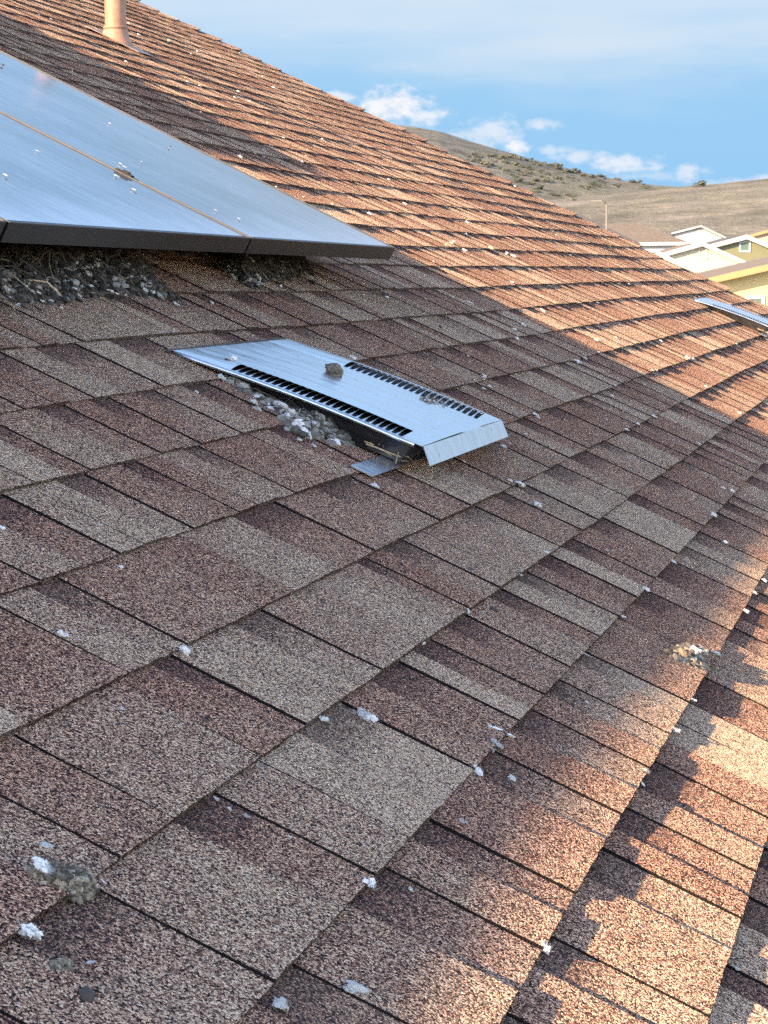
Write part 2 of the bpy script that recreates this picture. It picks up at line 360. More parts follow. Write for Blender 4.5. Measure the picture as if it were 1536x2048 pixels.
house = thing('house', (P(EAVE, 6)[0]-6, 6, 0), 'house under the brown shingled roof with vents and solar panels that fills the foreground', 'house')
LIFT = 0.0046; TAB = 0.0020
def build_roof():
    V = []; Fc = []; cellc = []; dst = []; uvs = []
    for k in range(k_min, k_max+1):
        sb = S0+k*EXPO
        phase = rnd.uniform(0, 50)
        yend = Y_FAR + rnd.uniform(-.022, .022); curl = rnd.uniform(.002, .02)
        cl = cells_of(k)
        for ci, (a, c, up, t) in enumerate(cl):
            if ci == len(cl)-1: c = yend
            near = a < 5.2 and sb > -1.7
            step = .009 if (a < 3.4 and sb > -.9) else (.02 if near else .05)
            if ci < len(cl)-1 and cl[ci+1][2]: c -= .0014          # an open joint beside each raised tab
            n = max(2, int(math.ceil((c-a)/step))+1)
            lift_cell = rnd.uniform(-.0004, .0007); skew = rnd.uniform(-.004, .004)
            drows = [0, .012, .05, .105, .165] if near else [0, .06, .165]
            ys = np.linspace(a, c, n); base_i = len(V)
            for yi, y in enumerate(ys):
                i_edge = yi in (0, n-1)
                sag = .0030*math.sin(y*1.1+sb*2.1)+.0016*math.sin(y*3.3+sb*4)
                wob = .0014*mnoise.noise((y*9, phase, 0))+.0009*mnoise.noise((y*60, phase, 3))+.0007*mnoise.noise((y*160, phase, 7)) + skew*.3*(y-a)
                wob += .0022*mnoise.noise((y*.8, phase, 5))
                tip = max(0, 1-(yend-y)/.16)**2*curl
                for d in drows:
                    e = tip*(1-d/.3)-.001+LIFT*(1-d/EXPO)+TAB*up+sag+lift_cell*(1-d/.165)+.0007*mnoise.noise((y*14, sb*9+d*14, 2))
                    # joints run a little out of square; the butt is ragged
                    yy = y + skew*(d/EXPO) + (.0013*mnoise.noise((d*55, y*20, sb*7)) if i_edge else 0)
                    ss = sb-d+(wob if d < .02 else 0)
                    V.append(P(ss, yy, e)); dst.append(min(1, d/EXPO)); uvs.append((yy, ss+k*3.17))
            m_ = len(drows)
            for i in range(n-1):
                for j in range(m_-1):
                    p0 = base_i+i*m_+j
                    Fc.append((p0, p0+m_, p0+m_+1, p0+1)); cellc.append((t, 1-up, 0))
            # butt face
            bi = len(V)
            for i in range(n):
                p = V[base_i+i*m_]; V.append(p-NM*(.0078+TAB*up*.5)); dst.append(0); uvs.append((uvs[base_i+i*m_][0], uvs[base_i+i*m_][1]+.006))
            for i in range(n-1):
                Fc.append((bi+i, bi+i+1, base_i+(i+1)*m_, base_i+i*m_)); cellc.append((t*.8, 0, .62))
            if up or ci in (0, len(cl)-1):   # side faces of the raised layer
                for i in (0, n-1):
                    si = len(V)
                    for j in range(m_):
                        p = V[base_i+i*m_+j]; V.append(p-NM*.0065); dst.append(dst[base_i+i*m_+j]); uvs.append((uvs[base_i+i*m_+j][0]+.004, uvs[base_i+i*m_+j][1]))
                    for j in range(m_-1):
                        q = (si+j, base_i+i*m_+j, base_i+i*m_+j+1, si+j+1)
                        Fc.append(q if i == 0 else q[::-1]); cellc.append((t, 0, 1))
    # deck under the covering
    k0 = len(V)
    for (s_, y_) in [(RIDGE, Y_NEAR), (EAVE, Y_NEAR), (EAVE, Y_FAR-.03), (RIDGE, Y_FAR-.03)]:
        V.append(P(s_, y_, -.012)); dst.append(0); uvs.append((0, 0))
    Fc.append((k0, k0+1, k0+2, k0+3)); cellc.append((0, 0, 1))
    o = obj('roof_covering', V, Fc, M['shingle'], house)
    me = o.data
    at1 = me.attributes.new('cell', 'FLOAT_COLOR', 'FACE'); at1.data.foreach_set('color', np.array([(*c, 1) for c in cellc], np.float32).ravel())
    at2 = me.attributes.new('dist', 'FLOAT', 'POINT'); at2.data.foreach_set('value', np.array(dst, np.float32))
    uvl = me.uv_layers.new(name='roof'); li = np.empty(len(me.loops), np.int32); me.loops.foreach_get('vertex_index', li)
    uvl.data.foreach_set('uv', np.array(uvs, np.float32)[li].ravel())
build_roof()
M['stucco'] = simple('tan_stucco', (.42, .34, .25), .9, 0, .1, 3, .003, 90)
M['trim'] = simple('brown_trim', (.16, .10, .07), .7, 0, .2, 8)
def build_house_body():
    r = P(RIDGE, 0, -.16); e = P(.75, 0, -.16)
    xr, zr = r[0], r[2]; xe, ze = e[0], e[2]; xl = 2*xr-xe
    mb = MB(); y0, y1 = Y_NEAR+.3, Y_FAR-.35
    pr = [(xe, 0), (xe, ze), (xr, zr), (xl, ze), (xl, 0)]
    mb.add([(x, y0, z) for x, z in pr]+[(x, y1, z) for x, z in pr], [(0, 1, 2, 3, 4), (9, 8, 7, 6, 5), (0, 5, 6, 1), (3, 8, 9, 4)])
    mb.build('wall', M['stucco'], house)
    mb = MB()   # rake boards and eave board
    mb.rbox(RIDGE, EAVE-.01, Y_FAR-.05, Y_FAR-.015, -.2, -.012); mb.rbox(RIDGE, EAVE-.01, Y_NEAR, Y_NEAR+.03, -.2, -.012); mb.rbox(EAVE-.05, EAVE-.015, Y_NEAR+.04, Y_FAR-.06, -.15, -.014)
    mb.build('fascia', M['trim'], house)
    # the other slope, behind the ridge
    a = P(RIDGE, Y_NEAR, 0); a2 = P(RIDGE, Y_FAR, 0); q = P(EAVE, 0, 0); xo = 2*a[0]-q[0]
    mb = MB(); t = np.array([0, 0, -.05])
    c0 = [a, (a[0], Y_FAR, a[2]), (xo, Y_FAR, q[2]), (xo, Y_NEAR, q[2])]
    mb.box8([np.array(v, float)+t for v in c0][::-1]+[np.array(v, float) for v in c0][::-1])
    o = mb.build('rear_slope', M['shingle'], house)
    me = o.data; at1 = me.attributes.new('cell', 'FLOAT_COLOR', 'FACE'); at1.data.foreach_set('color', np.tile(np.array([.5, 0, 0, 1], np.float32), len(me.polygons)))
    uvl = me.uv_layers.new(name='roof')
    for l in me.loops:
        v = me.vertices[l.vertex_index].co; uvl.data[l.index].uv = (v.y, v.x*1.12)
build_house_body()

# ---------------------------------------------------------------- solar panels
PE = .125; P_PITCH = 1.19; P_W = 1.178; P_L = 2.045; P_H = .033
def lean(y): return .0018*(5.495-y)        # the racking stands a hair higher towards the near end
SKEW = .0078                                # and runs a little out of line with the courses
def solar_panel(s_low, y_right, label):
    s1, s0 = s_low, s_low-P_L; y1, y0 = y_right, y_right-P_W
    r = thing('solar_panel', P(s1, (y0+y1)/2, PE-P_H), label, 'solar panel', 'solar panels on the roof')
    mb = MB(); bw = .011; e0, e1 = PE-P_H, PE
    mb.rbox(s0, s0+bw, y0, y1, e0, e1-.0015, ln=lean); mb.rbox(s1-bw, s1, y0, y1, e0, e1-.0015, ln=lean)
    mb.rbox(s0+bw, s1-bw, y0, y0+bw, e0, e1-.0015, ln=lean); mb.rbox(s0+bw, s1-bw, y1-bw, y1, e0, e1-.0015, ln=lean)
    mb.build('frame', M['frame'], r)
    mb = MB(); w = .0022   # worn, dusty top arris of the frame
    for (a, c, d, f) in [(s0, s0+w, y0, y1), (s1-w, s1+.0005, y0, y1), (s0+w, s1-w, y0-.0005, y0+w), (s0+w, s1-w, y1-w, y1+.0005)]:
        mb.rbox(a, c, d, f, e1-.0014, e1+.0004, ln=lean)
    mb.build('frame_rim', M['frame_rim'], r)
    mb = MB(); mb.rbox(s0+bw, s1-bw, y0+bw, y1-bw, e1-.008, e1-.0016, ln=lean); mb.build('glass', M['glass'], r)
    mb = MB(); mb.rbox(s0+bw, s1-bw, y0+bw, y1-bw, e1-.012, e1-.0085, ln=lean); mb.build('back_sheet', M['dark'], r)
    return r
PS, PY = -1.205, 5.495
solar_panel(PS, PY, 'rightmost solar panel of the lower row, its right edge along the open shingles')
solar_panel(PS, PY-P_PITCH, 'middle solar panel of the lower row, above the large heap of nest litter')
solar_panel(PS, PY-2*P_PITCH, 'solar panel at the left picture edge, only its black frame corner showing')
for i, lab in ((3, 'fourth solar panel of the lower row counted from its right end'), (4, 'last solar panel of the lower row, beyond the left picture edge')):
    solar_panel(PS, PY-i*P_PITCH, lab)      # their shade covers the near shingles
for i, lab in enumerate(['solar panel of the upper row whose shadow falls beside the vent pipe', 'solar panel of the upper row, second from the right']):
    solar_panel(PS-P_L-.02, 6.95-P_PITCH*i, lab)
mb = MB()
for s_ in (PS-.5, PS-1.5): mb.rbox(s_-.02, s_+.02, PY-5*P_PITCH-.1, PY-.25, .03, PE-P_H-.001)
for s_ in (PS-P_L-.5, PS-P_L-1.5): mb.rbox(s_-.02, s_+.02, 6.95-2*P_PITCH, 6.95-.25, .03, PE-P_H-.001)
rk = thing('panel_rack', P(PS-.5, 4, .03), 'aluminium mounting rails under the solar panels', 'mounting rack')
mb.build('rail', M['rail'], rk)
for s_ in (PS-.5, PS-1.5):
    for y in (2.3, 3.6, 4.9):
        mb = MB(); mb.rbox(s_-.03, s_+.04, y-.02, y+.02, .004, .0295); mb.build('foot', M['rail'], rk)
# the black mid clamp in the joint between the panels
s_, y_ = on_roof(272, 352, PE+.005)
mb = MB(); yc = PY-P_W-(P_PITCH-P_W)/2
mb.rbox(s_-.022, s_+.014, yc-.010, yc+.010, PE+.0006, PE+.0035, ln=lean); mb.rbox(s_-.008, s_+.006, yc-.006, yc+.006, PE+.0035, PE+.007, ln=lean); mb.rbox(s_-.02, s_+.014, yc-.005, yc+.005, PE-P_H, PE+.0006, ln=lean)
tag(mb.build('panel_clamp', M['dark']), 'black clamp in the joint between the two nearest solar panels', 'clamp')

# ---------------------------------------------------------------- roof vents
def roof_vent(s0, y0, label):
    L, Wd = .432, .665
    r = thing('roof_vent', P(s0+L/2, y0+Wd/2, 0), label, 'roof vent', 'low metal roof vents')
    def top(s): return .0095+.047*(s/L)+.006*math.sin(math.pi*s/L)
    def T(s, y, de=0): 
        bow = .0025*math.sin(math.pi*min(1, max(0, y/Wd)))
        return P(s0+s, y0+y, top(s)+bow*(s/L)+de)
    # louvre slots along both sides
    sl_l = (.009, .106); sl_r = (Wd-.132, Wd-.010); skew_r = -.010; skew_l = -.004
    pitch_ = .0116; cuts = []
    n_l = 26
    mb = MB(); fl = MB(); slots = MB()
    def zone(ya, yb, skew, sa, sb_, dome):
        # bars and holes run across; skew pulls the far end up-slope
        n = int((sb_-sa)/pitch_); m_ = 6
        def S(s, f): return s+skew*f
        prev = 0.0
        for i in range(n):
            h0 = sa+i*pitch_; h1 = h0+pitch_*.58
            for j in range(m_):
                f0, f1 = j/m_, (j+1)/m_
                q = lambda s, f: T(S(s, f) if 0 < s < L else s, ya+(yb-ya)*f)
                A0, A1 = NM*dome*.0062*math.sin(math.pi*f0), NM*dome*.0062*math.sin(math.pi*f1)
                mb.quad(q(prev, f0), q(h0, f0)+A0, q(h0, f1)+A1, q(prev, f1))
                # the punched-out lip arches over the down-slope side of the hole
                z0 = .0075*dome*math.sin(math.pi*min(1, f0*1.0)); z1 = .0075*dome*math.sin(math.pi*f1)
                a = T(S(h1, f0), ya+(yb-ya)*f0); c = T(S(h1, f1), ya+(yb-ya)*f1)
                a2 = T(S(h0+pitch_*.1, f0), ya+(yb-ya)*f0, z0); c2 = T(S(h0+pitch_*.1, f1), ya+(yb-ya)*f1, z1)
            prev = h1
        for j in range(m_):
            f0, f1 = j/m_, (j+1)/m_
            q = lambda s, f: T(S(s, f) if 0 < s < L else s, ya+(yb-ya)*f)
            mb.quad(q(prev, f0), q(L, f0), q(L, f1), q(prev, f1))
    zone(sl_l[0], sl_l[1], skew_l, .098, .405, .9)
    zone(sl_r[0], sl_r[1], skew_r, .148, .42, .75)
    NS = 14
    for (ya, yb, ny) in [(0, sl_l[0], 1), (sl_l[1], sl_r[0], 8), (sl_r[1], Wd, 1)]:
        for i in range(NS):
            for j in range(ny):
                a0, a1 = L*i/NS, L*(i+1)/NS; b0, b1 = ya+(yb-ya)*j/ny, ya+(yb-ya)*(j+1)/ny
                mb.quad(T(a0, b0), T(a1, b0), T(a1, b1), T(a0, b1))
    mb.build('hood', M['galv'], r, True)
    # front lip bent down, its ends cut back
    def E_(s, y, e): return P(s0+s, y0+y, e)
    eL = top(L)
    mb = MB(); t = .0012
    mb.box8([E_(L, .006, eL-t), E_(L+.024, 0, eL-.022), E_(L+.024, Wd, eL-.022), E_(L, Wd-.006, eL-t), E_(L+t, .004, eL+.0003), E_(L+.024+t, -.002, eL-.0215), E_(L+.024+t, Wd+.002, eL-.0215), E_(L+t, Wd-.004, eL+.0003)])
    mb.build('front_lip', M['galv'], r)
    # rolled edges along the sides
    for side, yy in ((-1, 0.0), (1, Wd)):
        mb = MB(); pts = [T(s, yy+side*.0005, -.0035) for s in np.linspace(.004, L-.012, 12)]
        mb.tube(pts, .0036, 6); mb.build('rolled_edge', M['galv'], r, True)
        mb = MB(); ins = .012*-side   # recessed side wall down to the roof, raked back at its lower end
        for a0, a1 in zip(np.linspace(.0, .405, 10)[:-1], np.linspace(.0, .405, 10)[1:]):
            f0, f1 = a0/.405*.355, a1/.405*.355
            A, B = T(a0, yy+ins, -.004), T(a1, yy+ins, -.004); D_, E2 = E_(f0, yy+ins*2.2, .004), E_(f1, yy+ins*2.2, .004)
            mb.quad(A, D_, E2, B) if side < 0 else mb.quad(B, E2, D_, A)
        mb.build('side_wall', M['galv_shaded'], r)
    # base flange over the shingles, seen below the hood
    mb = MB(); mb.box8([E_(.375, -.17, .0085), E_(.412, -.165, .0085), E_(.412, Wd+.12, .0085), E_(.375, Wd+.12, .0085), E_(.375, -.17, .0098), E_(.412, -.165, .0098), E_(.412, Wd+.12, .0098), E_(.375, Wd+.12, .0098)])
    mb.build('base_flange', M['galv'], r)
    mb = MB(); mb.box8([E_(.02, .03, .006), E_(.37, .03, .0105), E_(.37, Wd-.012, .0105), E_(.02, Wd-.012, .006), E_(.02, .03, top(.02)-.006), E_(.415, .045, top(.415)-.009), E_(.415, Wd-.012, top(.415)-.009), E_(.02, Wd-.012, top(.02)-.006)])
    mb.build('throat_dark_fill', M['dark'], r)  # solid black box stands in for the shade inside the hood, below the slots
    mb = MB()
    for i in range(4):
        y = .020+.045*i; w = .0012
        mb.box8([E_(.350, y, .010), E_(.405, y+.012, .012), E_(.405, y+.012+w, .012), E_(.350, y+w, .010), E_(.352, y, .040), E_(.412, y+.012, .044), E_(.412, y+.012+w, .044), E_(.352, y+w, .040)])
    mb.build('baffle', M['galv_shaded'], r)
    mb = MB(); rr = random.Random(8)     # straw pushed into the open end
    for i in range(16):
        y = rr.uniform(.012, .09); q = rr.uniform(.36, .41); mb.tube([E_(q-.03, y, rr.uniform(.012, .03)), E_(q, y+rr.uniform(-.015, .02), rr.uniform(.014, .032)), E_(q+rr.uniform(.0, .022), y+rr.uniform(-.03, .03), rr.uniform(.011, .03))], .0011, 4, cap=False)
    mb.build('nest_straw', M['tan'], r).__setitem__('kind', 'stuff')
    # sealant bead along the upper edge
    mb = MB(); rr = random.Random(5); pts = [E_(-.004+rr.uniform(-.0015, .0015), y, .008) for y in np.linspace(-.015, Wd, 24)]
    mb.tube(pts, .0028, 6); mb.build('sealant', M['darkbit'], r)
    return r
vent = roof_vent(-1.018, 3.463, 'low slanted galvanised roof vent with louvre slots, in shade at the picture centre')
def copy_tree(o, parent=None):
    c = o.copy(); C.objects.link(c); c.parent = parent
    for ch in list(o.children): copy_tree(ch, c)
    return c
v2 = copy_tree(vent)
v2.location = tuple(np.array(vent.location)+(P(-1.010, 11.29)-P(-1.018, 3.463)))
v2['label'] = 'far galvanised roof vent in sunlight at the right picture edge'

# ---------------------------------------------------------------- vent pipe
def vent_pipe():
    s_, y_ = -3.645, 9.63; base = P(s_, y_, 0)
    r = thing('vent_pipe', base, 'tan painted plumbing vent pipe standing on the roof behind the solar panels', 'vent pipe')
    mb = MB(); up = np.array([0, 0, 1.])
    n = 28; rad = .0465
    mb.tube([base-up*.04, base+up*.2, base+up*.55], rad, n, 0, False)
    mb.tube([base+up*.55, base+up*.3], rad-.006, n, 0, False)
    ring = [base+up*.55+np.array([math.cos(a), math.sin(a), 0])*q for q in (rad, rad-.006) for a in np.linspace(0, 2*math.pi, n, endpoint=False)]
    mb.add(ring, [(i, (i+1) % n, n+(i+1) % n, n+i) for i in range(n)])
    mb.build('pipe', M['pipe'], r, True)
    # boot: collar that flares down to the roof slope
    vs = []; prof = [(0, 1.0), (.14, .93), (.3, .80), (.5, .66), (.75, .59), (1.0, .565)]
    top_z = base[2]+.058
    for h, w in prof:
        for a in np.linspace(0, 2*math.pi, n, endpoint=False):
            low = P(s_+math.cos(a)*.082+.010, y_+math.sin(a)*.064, .006)
            hi = np.array([base[0]+math.cos(a)*(rad+.007), base[1]+math.sin(a)*(rad+.007), top_z])
            k = (w-.565)/.435
            q = hi+(low-hi)*k; q[2] = low[2]+(hi[2]-low[2])*h
            vs.append(q)
    fs = [(i*n+j, i*n+(j+1) % n, (i+1)*n+(j+1) % n, (i+1)*n+j) for i in range(len(prof)-1) for j in range(n)]
    mb = MB(); mb.add(vs, fs); mb.tube([np.array([base[0], base[1], top_z-.006]), np.array([base[0], base[1], top_z+.008])], rad+.0085, n)
    mb.build('boot', M['pipe'], r, True)
    mb = MB(); mb.rbox(s_-.12, s_+.15, y_-.10, y_+.12, .008, .0095); mb.build('flashing', M['lead'], r)
vent_pipe()

# ---------------------------------------------------------------- droppings, down and nest litter
def lump(rng, r, flat=.6, sub=2, rough=.35, fr=1.6, seed=0):
    bm = bmesh.new(); bmesh.ops.create_icosphere(bm, subdivisions=sub, radius=1)
    for v in bm.verts:
        k = 1+rough*mnoise.noise(v.co*fr+Vector((seed*7.3, seed*3.1, 0)))+rough*.5*mnoise.noise(v.co*fr*2.3+Vector((0, seed*5.7, 1)))
        v.co = Vector((v.co.x*k, v.co.y*k, v.co.z*k*flat))*r
    vs = [tuple(v.co) for v in bm.verts]; fs = [tuple(w.index for w in f.verts) for f in bm.faces]; bm.free(); return vs, fs
def tuft_mesh(seed, n=90, spread=1.0, core=.42):
    """a fluff of down, radius about one: a soft ragged core and many fine barbs"""
    rr = random.Random(seed); mb = MB()
    for q in range(9):
        vs, fs = lump(rr, core*rr.uniform(.4, .85), .75, 2, 1.1, 2.6, seed+q*1.7); o = (rr.uniform(-.5, .5)*spread, rr.uniform(-.42, .42), rr.uniform(.08, .5))
        mb.add([(a+o[0], b_+o[1], max(-.02, c+o[2])) for a, b_, c in vs], fs)
    for i in range(n):
        a = rr.uniform(0, 6.283); z = rr.uniform(-.05, .95); l = rr.uniform(.5, .95)*(1.3 if rr.random() < .12 else 1)
        d = np.array([math.cos(a)*spread*math.sqrt(max(0, 1-z*z*.8)), math.sin(a)*math.sqrt(max(0, 1-z*z*.8)), z*.8]); d = d*l
        st = np.array([rr.uniform(-.2, .2), rr.uniform(-.2, .2), rr.uniform(0, .3)]); bend = np.array([rr.uniform(-.3, .3), rr.uniform(-.3, .3), rr.uniform(-.25, .1)])
        w = np.cross(d, [rr.uniform(-1, 1), rr.uniform(-1, 1), 1]); w = w/(np.linalg.norm(w)+1e-6)*rr.uniform(.007, .018)
        p1 = st+d*.5+bend*.3; p2 = st+d+bend*.5
        for p in (p1, p2): p[2] = max(p[2], -.01)
        mb.add([st-w, st+w, p1+w*.9, p1-w*.9, p2], [(0, 1, 2, 3), (3, 2, 4)])
    return mb.v, mb.f
def feather_mesh(seed):
    """a short curled feather, length about two, lying along x"""
    rr = random.Random(seed); mb = MB(); n = 12; L = []
    for i in range(n+1):
        t = i/n; x = -1+2*t; w = .34*math.sin(math.pi*min(1, t*.93+.07))**.7*(1-.25*t); z = .10+.25*(t-.5)**2+.05*math.sin(seed+t*5); y = .18*math.sin(t*2.4+seed)
        L.append((x, y, z, w))
    for i in range(n):
        x0, y0, z0, w0 = L[i]; x1, y1, z1, w1 = L[i+1]; g = rr.uniform(.6, 1)
        for sgn in (-1, 1):
            mb.add([(x0, y0, z0), (x1, y1, z1), (x1+.1, y1+sgn*w1*g, z1+.07*rr.uniform(.4, 1.2)), (x0+.08, y0+sgn*w0*g, z0+.07)], [(0, 1, 2, 3) if sgn < 0 else (3, 2, 1, 0)])
    mb.tube([(x, y, z-.005) for x, y, z, w in L], .022, 5)
    for i in range(26):
        a = rr.uniform(2.2, 4.1); p = np.array([-.75+rr.uniform(-.15, .2), 0, .1]); d = np.array([math.cos(a), math.sin(a), rr.uniform(0, .6)])*rr.uniform(.25, .5); w = np.array([.0, .02, .02])
        mb.add([p-w, p+w, p+d], [(0, 1, 2)])
    return mb.v, mb.f
def flake_mesh(seed):
    rr = random.Random(seed); vs, fs = lump(rr, 1, .38, 3, .75, 1.5, seed); mb = MB(); mb.add([(a*1.25, b_*.8, max(-.05, c+.25)) for a, b_, c in vs], fs)
    vs, fs = lump(rr, .45, .5, 2, .6, 2, seed+3); mb.add([(a+.8*rr.choice((-1, 1)), b_+.4, max(-.05, c+.2)) for a, b_, c in vs], fs)
    return mb.v, mb.f
def crumb_mesh(seed):
    rr = random.Random(seed); vs, fs = lump(rr, 1, .55, 2, .7, 1.8, seed); return [(a*1.1, b_*.7, max(-.05, c+.35)) for a, b_, c in vs], fs
def worm_mesh(seed):
    """a coiled dropping"""
    rr = random.Random(seed); mb = MB(); pts = []
    for i in range(15):
        t = i/14; a = 5.2*t+seed; q = .62+.25*math.sin(seed+t*4); pts.append((math.cos(a)*q, math.sin(a)*q*.75, .24+.12*t))
    mb.tube(pts, [.16+.16*math.sin(math.pi*(i+.6)/15.2)+.04*rr.uniform(-1, 1) for i in range(15)], 8)
    return mb.v, mb.f
POOL = {}
def pool(kind, name, gens, mat):
    POOL[kind] = [mesh(name, *g, mat, sm) for g, sm in gens]
pool('d', 'down_tuft', [(tuft_mesh(s, 300, random.Random(s).uniform(.8, 1.25)), False) for s in range(6)], M['down'])
pool('g', 'grey_down_tuft', [(tuft_mesh(s+20, 80, 1.2, .36), False) for s in range(3)], M['down_grey'])
pool('f', 'feather', [(feather_mesh(s), False) for s in range(3)], M['down'])
pool('h', 'grey_feather', [(feather_mesh(s+5), False) for s in range(2)], M['down_grey'])
pool('c', 'dropping_flake', [(flake_mesh(s), True) for s in range(5)], M['chip'])
pool('w', 'dropping_coil', [(worm_mesh(s), True) for s in range(2)], M['chip'])
pool('k', 'dirt_crumb', [(crumb_mesh(s), True) for s in range(3)], M['darkbit'])
pool('p', 'tan_crumb', [(crumb_mesh(s+9), True) for s in range(3)], M['tan'])
pool('l', 'dead_leaf', [(feather_mesh(11), False)], M['clod'])
INFO = {'l': ('dead_leaf', 'curled dark dead leaf on the brown shingles', 'leaf', None),
        'd': ('down_tuft', 'small white tuft of down lying loose on the brown shingles', 'down tuft', 'white down tufts scattered over the roof'),
        'g': ('down_tuft', 'small grey tuft of down lying loose on the brown shingles', 'down tuft', 'grey down tufts scattered over the roof'),
        'f': ('feather', 'thin white feather lying on the brown shingles', 'feather', 'white feathers scattered over the roof'),
        'h': ('feather', 'thin grey feather lying on the brown shingles', 'feather', 'grey feathers scattered over the roof'),
        'c': ('dropping_flake', 'small whitish flake of dried dropping on the brown shingles', 'dropping', 'dried dropping flakes scattered over the roof'),
        'w': ('dropping_coil', 'curled whitish dried dropping on the brown shingles', 'dropping', 'dried droppings scattered over the roof'),
        'k': ('dirt_crumb', 'small dark crumb of dirt on the brown shingles', 'crumb', 'dark crumbs scattered over the roof'),
        'p': ('nest_crumb', 'small tan crumb of nest material on the brown shingles', 'crumb', 'tan crumbs scattered over the roof')}
roof_rot = Matrix(((DN[0], 0, NM[0]), (DN[1], 1, NM[1]), (DN[2], 0, NM[2])))
brnd = random.Random(3); bit_count = {}
def bit(kind, px, py, size_px, label=None, e=.003, rot=None, stretch=1.0, tall=1.0):
    """one piece of litter; size_px is its width in photograph pixels"""
    s_, y_ = on_roof(px, py, e+.002)
    depth = float((P(s_, y_, e)-ORG) @ fwd); r_ = size_px*.5*depth/F
    name, lab, cat, grp = INFO[kind]; pl = POOL[kind]; i = bit_count.get(kind, 0); bit_count[kind] = i+1
    o = bpy.data.objects.new(name, pl[i % len(pl)]); C.objects.link(o)
    a = brnd.uniform(0, 6.283) if rot is None else rot
    o.matrix_world = Matrix.Translation(Vector(P(s_, y_, e))) @ (roof_rot.to_4x4() @ Matrix.Rotation(a, 4, 'Z') @ Matrix.Diagonal((r_*stretch, r_, r_*tall, 1)))
    tag(o, label or lab, cat, grp)
    return o
